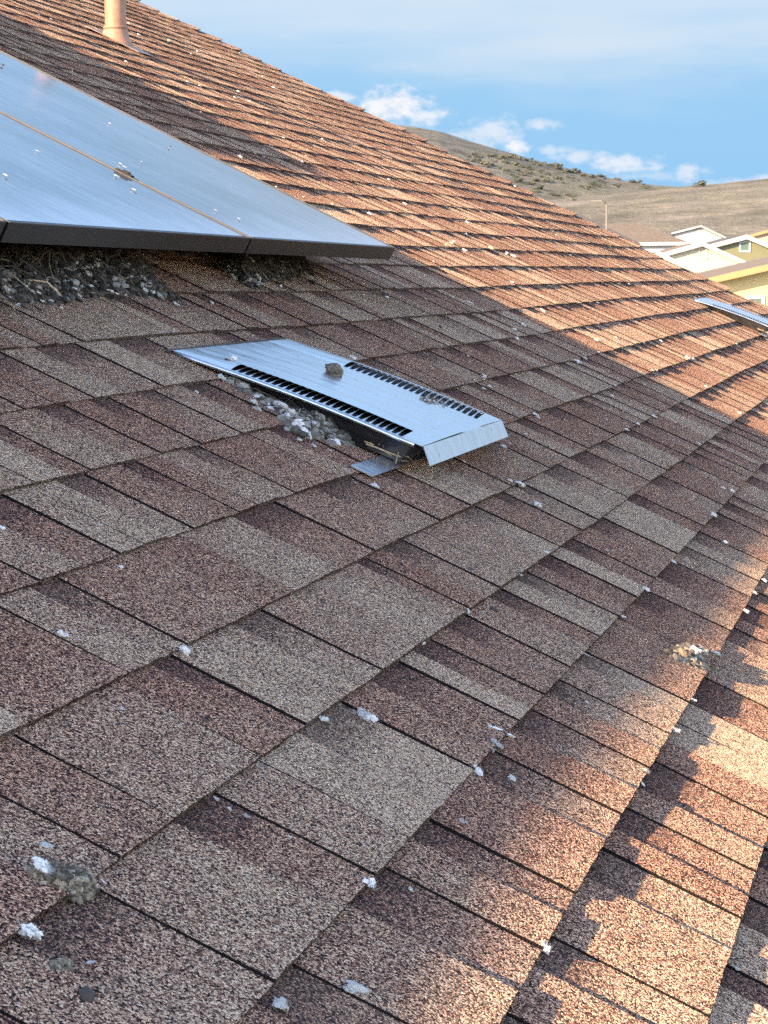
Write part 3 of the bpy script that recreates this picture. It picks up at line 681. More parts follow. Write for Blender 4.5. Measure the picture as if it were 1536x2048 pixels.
BITS = [  # (x offset, y offset, scale, [(kind, x, y, width)])
 (0, 960, 2, [('c',400,180,34),('d',255,620,58),('d',485,345,34),('g',1125,875,50),('d',1300,955,52),('c',995,328,14),('k',820,962,40),('c',490,908,26),('f',510,1003,34),('k',1290,490,34),('d',5,192,46),('f',710,303,28),('c',1500,20,34),('c',895,62,12),('c',1020,35,20),('f',1125,160,34),('f',1265,210,26),('f',1440,582,36),('g',235,205,22),('c',1250,12,24)]),
 (768, 960, 2, [('c',545,15,40),('d',615,100,44),('d',1320,140,36),('d',1395,45,28),('d',1365,250,36),('d',1050,435,34),('c',1160,325,22),('d',150,650,40),('d',330,525,46),('c',545,375,20),('k',345,362,44),('k',440,518,34),('c',325,258,14),('f',660,715,44),('f',800,690,50),('d',1450,525,34),('d',1165,1000,44),('c',960,545,20),('c',650,285,22),('d',1485,450,28),('d',1522,400,28),('c',1360,32,16),('c',895,278,12),('g',490,965,26),('c',1240,65,10),('c',375,320,12),('c',815,885,16),('c',900,942,14),('c',1330,690,30),('d',1240,880,30)]),
 (0, 1500, 2, [('g',1050,70,30),('c',870,190,22),('c',920,228,22),('g',990,260,36),('c',1160,340,18),('h',270,352,40),('f',1520,270,24),('f',420,520,36),('c',150,787,12),('c',1400,695,10),('c',530,645,10),('c',170,918,14),('k',340,985,90),('f',400,1005,44)]),
 (768, 1500, 2, [('c',515,110,38),('d',1050,85,40),('f',1035,132,50),('c',1020,706,36),('c',1245,822,34),('c',1415,870,22),('g',315,285,44),('c',910,320,20),('c',110,550,24),('c',545,930,18),('c',745,605,16),('c',845,240,14),('c',1010,450,10),('c',1510,270,12),('g',430,0,46)]),
 (768, 100, 2, [('c',108,449,14),('c',525,545,14),('c',85,615,22),('c',520,825,26),('c',270,770,18),('c',330,735,16),('c',335,688,20),('c',470,690,14),('c',850,1160,22),('c',1000,1170,24),('c',930,1150,16),('d',515,930,20),('c',640,1043,18),('c',490,815,12),('c',1010,1020,22),('c',1110,1165,20),('d',1230,1235,22),('d',1210,1230,18),('c',690,740,12),('c',745,820,14),('c',980,935,14),('c',855,1010,16),('c',940,935,10),('c',20,517,14),('c',350,555,12),('c',405,605,10),('c',325,802,14),('c',200,845,10)]),
 (0, 0, 2, [('c',155,58,16),('c',205,76,18),('c',135,101,16),('c',240,160,14),('c',210,135,14),('c',515,93,12),('c',555,137,14),('p',675,163,24),('c',790,205,14),('c',505,246,16),('c',540,295,14),('c',750,326,16),('c',800,342,14),('c',1050,305,12),('c',955,366,18),('c',940,389,18),('c',1000,406,20),('c',805,448,14),('c',710,346,10),('c',1095,351,20),('c',1135,549,12),('c',1290,556,16),('d',960,627,36),('g',1055,626,26),('g',1055,600,26),('c',1020,611,12),('c',1215,786,14),('c',1105,746,14),('c',1210,647,18),('k',1435,762,18),('c',1480,855,24),('c',1330,816,14),('c',1225,622,10),('g',540,430,22),('c',285,281,16),('c',305,267,10),('k',845,521,14),('k',900,536,16),('c',1070,490,10),('c',1435,680,12),('c',960,212,12),('c',765,215,10)]),
 (1100, 580, 3.523, [('c',735,887,34),('c',620,940,30),('c',540,980,30),('c',195,506,56),('f',105,912,52),('g',870,1057,34),('c',1050,1080,24),('f',430,835,30),('c',460,667,20),('c',250,480,30),('d',335,351,32),('c',475,370,30),('d',595,377,30),('c',660,371,24),('d',780,358,30),('d',970,482,46),('d',1010,486,32),('d',720,570,40),('d',750,566,26),('d',1100,685,44),('d',1205,642,28),('d',1330,868,44),('d',1375,850,36),('c',400,910,18),('c',440,742,24),('c',345,436,18),('c',1315,378,16),('k',440,535,30)]),
 (740, 460, 3.84, [('f',290,320,44),('c',760,550,30),('c',785,562,26),('c',1180,726,38),('w',1110,760,40),('d',1130,830,44),('c',130,512,30),('k',105,495,40),('k',542,742,30),('k',1047,797,28),('d',1090,403,40),('c',730,155,36),('p',585,115,26),('p',930,142,50),('c',650,90,32),('c',1055,175,30),('c',430,526,20),('c',280,641,22),('f',430,945,40),('c',880,1117,40),('c',1320,607,26),('c',1343,628,22),('c',850,835,16),('c',640,510,14)]),
 (320, 640, 3.84, [('c',285,548,40),('c',298,570,34),('c',405,570,16),('c',140,628,26),('c',40,872,34),('f',430,870,46),('c',830,765,52),('c',205,477,30),('c',325,70,22),('c',1480,285,50),('c',845,1040,56),('c',990,1060,60),('g',1080,1105,80),('g',1190,1085,56),('c',1210,1112,44),('c',1185,962,44),('c',1490,1062,44),('k',1140,120,18),('c',775,725,20),('c',1075,915,44),('k',640,272,20)]),
 (0, 420, 3.072, [('g',405,716,46),('c',882,713,36),('c',1300,566,34),('k',255,636,40),('c',1080,574,40),('c',65,776,30),('f',720,720,28),('c',1245,731,16),('c',990,686,18),('c',845,366,18),('c',370,238,24),('f',880,858,42),('c',1215,552,18),('c',1415,540,16),('k',1060,410,44),('k',970,345,40),('c',645,940,14)]),
 (680, 700, 3.84, [('c',270,1045,66),('c',110,830,44),('f',120,1010,46),('f',960,1098,50),('c',1255,735,40),('c',955,852,26),('c',1310,1000,40),('c',1110,205,28),('f',100,50,44),('c',985,40,20),('c',1150,275,36),('c',1105,290,26),('c',1500,490,40),('c',1525,515,34),('c',1310,710,20),('c',855,1005,20),('c',1430,640,24),('k',1410,770,30)]),
]
for ox, oy, sc_, L in BITS:
    for (kd, x, y, w) in L: bit(kd, ox+x/sc_, oy+y/sc_, max(4.2, w/sc_*(1.0 if sc_ > 2.5 or oy > 500 else .72)))
# the pieces one can point at
bit('d', 370, 1302, 40, 'white down tuft caught at a joint end in the left foreground')
bit('d', 58, 1866, 62, 'large spiky white down tuft in the bottom left corner', tall=1.0)
bit('d', 86, 1734, 62, 'flat white down tuft on top of the brown clod at lower left', e=.014, tall=.6)
bit('c', 97, 1691, 26, 'round white dropping with a dark centre above the brown clod')
bit('h', 184, 1923, 36, 'curled blue-grey feather right of the largest down tuft in the bottom left corner', rot=1.2)
bit('d', 735, 1435, 56, 'widest down tuft in the middle foreground, mixed grey and white', tall=.7)
bit('g', 722, 1432, 44, 'grey fluff under the widest down tuft in the middle foreground')
bit('f', 1003, 1468, 60, 'pale feather standing on a shingle edge right of the middle foreground', rot=.5, tall=1.6)
bit('g', 990, 1492, 44, 'grey fluff at the foot of the pale feather standing on a shingle edge')
bit('d', 950, 1540, 38, 'down tuft on the corner of a reddish shingle, below the pale standing feather')
bit('d', 740, 1768, 42, 'down tuft caught on a shingle corner near the bottom middle')
bit('d', 1088, 1896, 46, 'white down tuft on the sunlit shingle edge near the bottom')
bit('c', 714, 1978, 44, 'tan and white flake near the bottom middle')
bit('c', 562, 2006, 36, 'pale blue-white flake at the bottom, left of the tan and white flake', stretch=1.2)
bit('d', 1390, 1302, 30, 'bright white down tuft on top of the sunlit heap of droppings', e=.012, tall=1.1)
bit('l', 1117, 1378, 34, 'curled dark leaf at the corner of a sunlit shingle', rot=-.9, tall=1.8)
# things lying on the vent and on the panels
def on_vent(px, py): 
    e = .02
    for _ in range(12):
        s_, y_ = on_roof(px, py, e); q = min(.432, max(0, s_+1.018)); e = .0095+.047*(q/.432)+.006*math.sin(math.pi*q/.432)+.001
    return e
bit('d', 465, 718, 24, 'white down tuft lying on the roof vent near its upper end', e=on_vent(463, 722), tall=1.2)
bit('k', 455, 721, 14, 'dark crumb beside the down tuft on the roof vent', e=on_vent(453, 722))
for (x, y, w, lab) in [(797, 831, 9, 'dark speck on the lower half of the vent hood, biggest of a few'), (813, 847, 7, 'dark speck on the vent hood, nearest its left louvres'), (861, 840, 6, 'dark speck on the vent hood, in the middle above the lip'), (893, 832, 6, 'dark speck on the vent hood, nearest the right louvres')]:
    bit('k', x, y, w, lab, e=on_vent(x, y)-.0012, tall=.3)
for (x, y, w) in [(14,349,11),(271,378,11),(234,350,10),(480,436,9),(433,419,7),(285,322,6),(77,300,8),(20,465,0),(250,332,8),(243,326,8),(340,294,5),(220,245,6)]:
    if w: tag(bit('c', x, y, w, e=PE+.0012+lean(on_roof(x, y, PE)[1]), tall=.4), 'white dried dropping spotted on a solar panel', 'dropping', 'droppings spotted on the solar panels')
for (x, y, w) in [(5,129,8),(340,293,6)]: tag(bit('k', x, y, w, e=PE+.0012+lean(on_roof(x, y, PE)[1])), 'dark crumb on a solar panel', 'crumb', 'dark crumbs on the solar panels')
for (x, y, w, lab) in [(441, 754, 15, 'white flake clump at the left edge of the vent hood, where its louvres begin'), (448, 758, 12, 'small white flake beside the clump at the left edge of the vent hood')]:
    bit('c', x, y, w, lab, e=.008, tall=1.6)

def clod(px, py, lx, ly, lz, rot, label, name='nest_clod', e=.002, mat='clod', seed=1, straws=14):
    s_, y_ = on_roof(px, py, e+lz*.5); rr = random.Random(seed); mb = MB()
    bm = bmesh.new(); bmesh.ops.create_icosphere(bm, subdivisions=5, radius=1)
    for v in bm.verts:
        c = v.co.copy(); k = 1+.30*mnoise.noise(c*1.4+Vector((seed, 2, 0)))+.16*mnoise.noise(c*3.4+Vector((0, seed, 4)))+.09*mnoise.noise(c*8)+.05*mnoise.noise(c*17)
        v.co = c*k
    q = lambda c: P(s_, y_, e)+(DN*math.cos(rot)+AL*math.sin(rot))*c[0]*lx+(-DN*math.sin(rot)+AL*math.cos(rot))*c[1]*ly+NM*max(-.001, (c[2]+.72)*lz)
    mb.add([q(v.co) for v in bm.verts], [tuple(w.index for w in f.verts) for f in bm.faces]); bm.free()
    o = mb.build(name, M[mat], None, True)
    o.data.update()
    st = MB()
    for i in range(straws):
        a = rr.uniform(0, 6.28); zz = rr.uniform(.2, 1.2); c = np.array([math.cos(a)*.85, math.sin(a)*.85, zz-.72]); d = np.array([rr.uniform(-1, 1), rr.uniform(-1, 1), rr.uniform(-.2, .5)])*.45
        st.tube([q(c-d*.6), q(c+d*.2+np.array([0, 0, .1])), q(c+d)], lz*.035, 5)
    return o, st
o, st = clod(667, 744, .016, .022, .0115, .4, '', seed=9, straws=0, e=on_vent(666, 752)-.003); tag(o, 'brown clod of nest material sitting on the vent hood', 'clod')
def heap(name, outline, count, hgt, size, mat, twigs, label, seed, mound=True, e0=.0, elong=1.6, rimw=.06, big=1.3, tlen=(.015, .06), cat='debris heap'):
    """a heap of pellets and twigs inside an outline given in photograph pixels"""
    rr = random.Random(seed); pts = [on_roof(x, y, e0) for x, y in outline]
    r = thing(name, P(*np.mean(pts, 0), e0), label, cat)
    def inside(s_, y_):
        c = False; n = len(pts)
        for i in range(n):
            a, d = pts[i], pts[(i+1) % n]
            if (a[1] > y_) != (d[1] > y_) and s_ < (d[0]-a[0])*(y_-a[1])/(d[1]-a[1])+a[0]: c = not c
        return c
    def rim(s_, y_):
        best = 9
        for i in range(len(pts)):
            a, d = np.array(pts[i]), np.array(pts[(i+1) % len(pts)]); q = np.array([s_, y_]); t = np.clip((q-a) @ (d-a)/((d-a) @ (d-a)), 0, 1); best = min(best, np.linalg.norm(q-a-t*(d-a)))
        return best
    lo, hi = np.min(pts, 0), np.max(pts, 0); base = []
    for i in range(5): base.append(lump(rr, 1, .8, 2 if i else 1, .5, 1.6, seed+i*2.3))
    mb = MB(); tw = MB(); k = 0; tries = 0
    while k < count and tries < count*30:
        tries += 1
        s_ = rr.uniform(lo[0], hi[0]); y_ = rr.uniform(lo[1], hi[1])
        if not inside(s_, y_): 
            if rr.random() > .04 or rim(s_, y_) > rimw*.8: continue
            h = 0
        else: h = min(1, rim(s_, y_)/rimw)
        z = e0+h*hgt*(.55+.6*mnoise.noise((s_*14, y_*14, seed)))*(rr.random()**.4 if mound else rr.random())
        q = size*rr.choice([.5, .6, .7, .9, 1, 1, big]); vs, fs = base[rr.randrange(5)]
        a = rr.uniform(0, 6.28); b_ = rr.uniform(-.7, .7); ca, sa, cb, sb_ = math.cos(a), math.sin(a), math.cos(b_), math.sin(b_); el_ = rr.uniform(1, elong)
        out = []
        for (x, y, zz) in vs:
            x *= el_; x, zz = x*cb-zz*sb_, x*sb_+zz*cb; x, y = x*ca-y*sa, x*sa+y*ca
            out.append(P(s_+x*q, y_+y*q, max(e0+.0005, z+zz*q+q*.5)))
        mb.add(out, fs); k += 1
    for i in range(twigs):
        for _ in range(40):
            s_ = rr.uniform(lo[0], hi[0]); y_ = rr.uniform(lo[1], hi[1])
            if inside(s_, y_): break
        h = min(1, rim(s_, y_)/rimw)*hgt*.8+.3*size+e0
        a = rr.uniform(0, 6.28); l = rr.uniform(*tlen); d = (math.cos(a)*l, math.sin(a)*l); c = rr.uniform(-.2, .3)*tlen[1]*.8
        c = max(c, .001-h+e0)
        tw.tube([P(s_-d[0], y_-d[1], e0+(h-e0)*rr.uniform(.3, 1.1)), P(s_+d[1]*.2, y_+d[0]*.2, h+c), P(s_+d[0], y_+d[1], max(e0+.001, e0+(h-e0)*rr.uniform(.1, 1.1)))], rr.uniform(.008, .02)*tlen[1], 4, cap=False)
    mb.build('pellet_mass', M[mat], r); 
    if twigs: tw.build('twig_mass', M['twig'], r)
    for c in r.children: c['kind'] = 'stuff'
    return r
heap('nest_litter_heap', [(-60, 500), (120, 500), (205, 520), (265, 548), (315, 580), (345, 602), (290, 600), (225, 594), (160, 602), (95, 615), (-60, 600)], 3600, .056, .0047, 'nest', 420,
     'large dark heap of twigs, pellets and droppings spilling out under the solar panels at left', 21, big=1.7, elong=2.4)
heap('nest_litter_heap', [(395, 500), (480, 495), (560, 508), (612, 536), (620, 552), (575, 556), (525, 566), (500, 585), (470, 560), (440, 525)], 1700, .056, .0044, 'nest', 360,
     'smaller dark tangle of twigs and litter under the joint between two solar panels', 22, big=1.5, elong=2.4)
heap('litter_strip', [(60, 488), (330, 500), (480, 510), (500, 530), (320, 520), (120, 505)], 160, .012, .006, 'nest', 60, 'thin strip of dark litter in the shade along the panel frames', 27)
EV = on_vent(870, 810)
heap('nest_litter', [(838, 796), (856, 793), (872, 802), (890, 806), (898, 818), (880, 822), (862, 812), (846, 806)], 110, .004, .0021, 'litter', 34, 'ragged nest litter caught in the right louvres of the vent hood', 31, e0=EV-.002, rimw=.012, tlen=(.006, .016), cat='nest litter')
heap('nest_clod', [(42, 1746), (70, 1742), (120, 1752), (170, 1762), (186, 1778), (182, 1796), (150, 1800), (112, 1792), (78, 1776), (50, 1764)], 1600, .020, .0023, 'clodmix', 90, 'long brown clod of dried nest material at lower left', 32, e0=.002, rimw=.006, tlen=(.003, .010), cat='clod')
heap('nest_clod', [(98, 1930), (120, 1920), (142, 1928), (140, 1944), (116, 1950), (98, 1944)], 130, .005, .0015, 'clodmix', 14, 'low flat brown clod below the largest down tuft', 33, e0=.002, rimw=.005, tlen=(.003, .007), cat='clod')
heap('dropping_heap', [(440, 754), (480, 776), (540, 806), (590, 822), (640, 842), (680, 868), (712, 902), (680, 896), (640, 886), (605, 880), (570, 862), (550, 838), (505, 800), (458, 774)], 1500, .030, .0046, 'litter', 90,
     'grey and white heap of dried droppings banked against the left side of the roof vent', 23, big=1.9)
heap('dropping_heap', [(1335, 1300), (1362, 1290), (1400, 1296), (1414, 1320), (1408, 1345), (1385, 1340), (1362, 1326), (1340, 1322)], 230, .016, .0034, 'clodmix', 14,
     'small sunlit heap of dried droppings on a shingle edge at right', 24, rimw=.02, tlen=(.006, .016), big=1.7)
bit('c', 566, 812, 20, 'biggest white lump on top of the heap beside the roof vent', e=.03, tall=1.3)
bit('c', 583, 822, 15, 'white lump on the heap beside the roof vent, right of the biggest one', e=.028, tall=1.5)
bit('c', 508, 803, 18, 'bluish white lump on the heap beside the roof vent, nearest its upper end', e=.012)
for (x, y, w) in [(222, 581, 12), (148, 553, 6), (306, 583, 12), (300, 566, 10), (18, 578, 8), (64, 580, 9), (78, 584, 9), (103, 600, 9), (85, 600, 8), (123, 614, 7), (38, 606, 7), (235, 586, 8), (52, 570, 8), (150, 575, 9), (130, 565, 8), (182, 570, 10), (160, 590, 9)]:
    tag(bit('c', x, y, w, e=.022), 'whitish lump lying on the large dark litter heap', 'dropping', 'whitish lumps on the large litter heap')
# a pale straw lying across the big heap
mb = MB(); a = on_roof(58, 560, .03); c = on_roof(122, 584, .03); mid_ = ((a[0]+c[0])/2, (a[1]+c[1])/2)
mb.tube([P(*a, .03), P(*mid_, .037), P(*c, .026)], .0014, 6); tag(mb.build('straw', M['tan']), 'pale straw lying across the large litter heap', 'straw')

# ---------------------------------------------------------------- ground and hills
def profile(pts):
    xs = np.array([p[0] for p in pts], float); ys = np.array([p[1] for p in pts], float)
    A = np.array([azel(x, y)[0] for x, y in pts]); E = np.array([azel(x, y)[1] for x, y in pts]); o = np.argsort(A); return A[o], E[o]
FARP = profile([(-3000, 420), (-1500, 330), (-400, 250), (300, 215), (600, 236), (780, 250), (830, 255), (880, 265), (940, 285), (1000, 302), (1060, 319), (1100, 330), (1160, 345), (1220, 358), (1300, 371), (1380, 378), (1500, 392), (1800, 400), (2600, 350), (4200, 420)])
NEARP = profile([(-3000, 500), (-400, 470), (600, 452), (900, 432), (1000, 418), (1100, 402), (1180, 395), (1260, 388), (1340, 379), (1400, 374), (1440, 371), (1480, 366), (1536, 361), (1700, 350), (2000, 330), (2600, 380), (4200, 470)])
RN, RF = 520.0, 950.0
def hill_z(x, y):
    r = math.hypot(x, y); a = math.atan2(x, y)
    hn = CAM_Z+RN*math.tan(np.interp(a, *NEARP)); hf = CAM_Z+RF*math.tan(np.interp(a, *FARP))
    def ss(t): t = min(1, max(0, t)); return t*t*(3-2*t)
    n = mnoise.noise((x*.012, y*.012, 1))*1.0+mnoise.noise((x*.035, y*.035, 5))*.45+mnoise.noise((x*.1, y*.1, 8))*.18
    near = hn*(ss((r-215)/(RN-215))**.8 if r < RN else 1-.42*ss((r-RN)/200))
    far = hf*ss((r-RN-60)/(RF-RN-60))**.9 if r < RF else hf*(1-.35*ss((r-RF)/500))
    k = ss((r-230)/200)*(1-.75*math.exp(-((r-RN)/70)**2)-.6*math.exp(-((r-RF)/80)**2))
    return max(near, far)+n*1.6*k+n*.18*ss((r-230)/150)
def hill_material():
    mt, b, p = material('dry_grass_hill')
    g = b.n('ShaderNodeNewGeometry').outputs['Position']
    n1 = b.noise(g, .012, 5, .6); n2 = b.noise(g, .09, 5, .65); n3 = b.noise(g, .55, 4, .7)
    mpn = b.n('ShaderNodeMapping'); b.put(mpn.inputs[0], g); mpn.inputs['Scale'].default_value = (.05, .05, .5); n4 = b.noise(mpn.outputs[0], 1, 5, .65)
    c = b.ramp(b.math('ADD', b.math('MULTIPLY', n2, .5), b.math('MULTIPLY', n4, .5)), [(.34, (.056, .060, .048)), (.46, (.108, .107, .089)), (.56, (.148, .143, .122)), (.70, (.198, .190, .165))])
    c = b.mix(b.smooth(n1, .45, .7, 0, .45), c, (.115, .125, .085, 1))
    c = b.mix(b.smooth(n3, .52, .72, 0, .55), c, (.06, .06, .045, 1))
    b.put(p.inputs['Base Color'], c); p.inputs['Roughness'].default_value = 1; p.inputs['Specular IOR Level'].default_value = .1
    q = b.n('ShaderNodeBump'); q.inputs['Distance'].default_value = 1.2; q.inputs['Strength'].default_value = .8; b.put(q.inputs['Height'], b.noise(g, .35, 5, .7)); b.put(p.inputs['Normal'], q.outputs[0])
    return mt
M['hill'] = hill_material()
def build_hills():
    az_ = np.concatenate([np.linspace(-1.3, azel(560, 0)[0], 40, endpoint=False), np.linspace(azel(560, 0)[0], azel(1620, 0)[0], 260), np.linspace(azel(1620, 0)[0], 1.3, 60)[1:]])
    rs = np.concatenate([np.linspace(205, 560, 110), np.linspace(560, 1000, 130)[1:], np.linspace(1000, 1500, 12)[1:]])
    V = []; Fs = []; m_ = len(rs)
    for a in az_:
        for r in rs: x, y = r*math.sin(a), r*math.cos(a); V.append((x, y, hill_z(x, y)-.3 if r > 206 else -.5))
    for i in range(len(az_)-1):
        for j in range(m_-1): Fs.append((i*m_+j, (i+1)*m_+j, (i+1)*m_+j+1, i*m_+j+1))
    tag(obj('hills', V, Fs, M['hill'], None, True), kind='structure')
build_hills()
M['ground'] = simple('dry_ground', (.17, .15, .10), 1, 0, .35, .08)
tag(obj('ground', [(-3000, -3000, 0), (3000, -3000, 0), (3000, 3000, 0), (-3000, 3000, 0)], [(0, 1, 2, 3)], M['ground']), kind='structure')
def hit_hill(px, py):
    d = dir_of(px, py); prev = None
    for r in np.arange(240, 1100, 2.5):
        t = r/math.hypot(d[0], d[1]); p = ORG+d*t
        if hill_z(p[0], p[1])-.3 > p[2]: return p
    return None
# shrubs on the hillside
M['leaf'] = [simple(n, c, .9, 0, .5, .8) for n, c in (('sage_leaf', (.082, .098, .080)), ('dark_leaf', (.055, .07, .055)), ('olive_leaf', (.11, .118, .088)))]
def shrub_mesh(seed, mat):
    rr = random.Random(seed); mb = MB()
    lobes = [(rr.uniform(-.6, .6), rr.uniform(-.6, .6), rr.uniform(.25, .75), rr.uniform(.3, .55)) for _ in range(7)]
    for i in range(620):
        l = lobes[rr.randrange(7)]; d = np.array([rr.gauss(0, 1), rr.gauss(0, 1), rr.gauss(0, 1)]); d /= np.linalg.norm(d); q = l[3]*rr.uniform(.55, 1.05)
        c = np.array([l[0], l[1], l[2]])+d*q*np.array([1, 1, .8])
        if c[2] < 0: continue
        u = np.cross(d, [rr.uniform(-1, 1), rr.uniform(-1, 1), rr.uniform(-1, 1)]); u /= np.linalg.norm(u)+1e-6; v = np.cross(u, d+np.array([rr.uniform(-.6, .6), rr.uniform(-.6, .6), .3])); w = rr.uniform(.05, .12)
        mb.add([c-u*w, c-v*w*.7, c+u*w, c+v*w*.7], [(0, 1, 2, 3)])
    for k in range(5):
        a = rr.uniform(0, 6.28); mb.tube([(0, 0, -.2), (math.cos(a)*.2, math.sin(a)*.2, .3), (math.cos(a)*.5, math.sin(a)*.5, .6)], [.05, .035, .015], 5)
    return mesh('shrub', mb.v, mb.f, mat)
shrubs = [shrub_mesh(i+40, M['leaf'][i % 3]) for i in range(6)]
SH = [(370,300),(395,299),(425,301),(455,302),(485,304),(515,308),(548,310),(400,322),(450,326),(500,330),(530,338),(560,345),(600,350),(615,332),(640,340),(665,338),(690,340),(705,346),(720,340),(745,348),(780,355),(805,362),(830,365),(570,380),(520,385),(545,392),(620,440),(600,436),(690,395),(715,392),(740,385),(760,392),(800,425),(825,428),(860,415),(875,405),(930,390),(915,388),(900,405),(880,418),(845,408),(1000,410),(1030,430),(1060,425),(1012,405),(1045,418),(760,465),(740,467),(705,458),(430,345),(470,352),(490,362),(420,335),(650,372),(670,380),(630,362),(590,368),(560,405),(600,410),(480,402),(455,410),(655,402),(700,372),(730,365),(770,372),(810,385),(840,390),(870,380),(940,420),(790,350),(640,385),(545,362),(380,318),(360,298),(575,322),(595,318),(660,322),(690,325)]
srnd = random.Random(77)
for i, (x, y) in enumerate(SH):
    for q in range(3):
        p = hit_hill(760+(x+srnd.uniform(-8, 8)+q*srnd.uniform(-9, 14))/1.98, 160+(y+srnd.uniform(-3, 3)+q*srnd.uniform(-4, 9))/1.98)
        if p is None: continue
        o = bpy.data.objects.new('shrub', shrubs[srnd.randrange(6)]); C.objects.link(o)
        dpt = math.hypot(p[0], p[1]); w = srnd.choice([srnd.uniform(5, 10), srnd.uniform(7, 14), srnd.uniform(11, 22)])*.5*dpt/F
        o.location = tuple(p); o.rotation_euler = (0, 0, srnd.uniform(0, 6.28)); o.scale = (w*1.25, w*1.25, w*srnd.uniform(.7, .95))
        tag(o, 'grey-green shrub growing on the dry grass hillside', 'shrub', 'shrubs on the hillside')
p = hit_hill(760+1265/1.98, 160+424/1.98)
if p is not None:
    o = bpy.data.objects.new('shrub', shrubs[1]); C.objects.link(o); o.location = tuple(p); o.scale = (1.7, 1.7, 1.3); tag(o, 'lone dark shrub on the crest of the nearer hill', 'shrub')

# ---------------------------------------------------------------- neighbouring houses
def paint(name, c): return simple(name, c, .8, 0, .06, 1.2)
M['cream'] = paint('cream_siding', (.355, .355, .285)); M['white'] = paint('white_paint', (.37, .395, .42)); M['olive'] = paint('olive_siding', (.115, .128, .078)); M['yellow'] = paint('yellow_stucco', (.42, .36, .19))
M['tanwood'] = paint('tan_fascia', (.30, .185, .095)); M['brownroof'] = simple('brown_shingle_roof', (.10, .085, .068), .95, 0, .3, 4); M['greyroof'] = simple('grey_shingle_roof', (.05, .054, .06), .95, 0, .3, 4)
M['winglass'] = simple('window_glass', (.06, .11, .10), .3, 0, .2, 1); M['peach'] = paint('peach_siding', (.36, .27, .2))
M['louvre'] = paint('gable_vent_pink', (.34, .29, .28))
HX = np.array([rgt[0], rgt[1], 0]); HX /= np.linalg.norm(HX); HY = np.array([fwd[0], fwd[1], 0]); HY /= np.linalg.norm(HY)
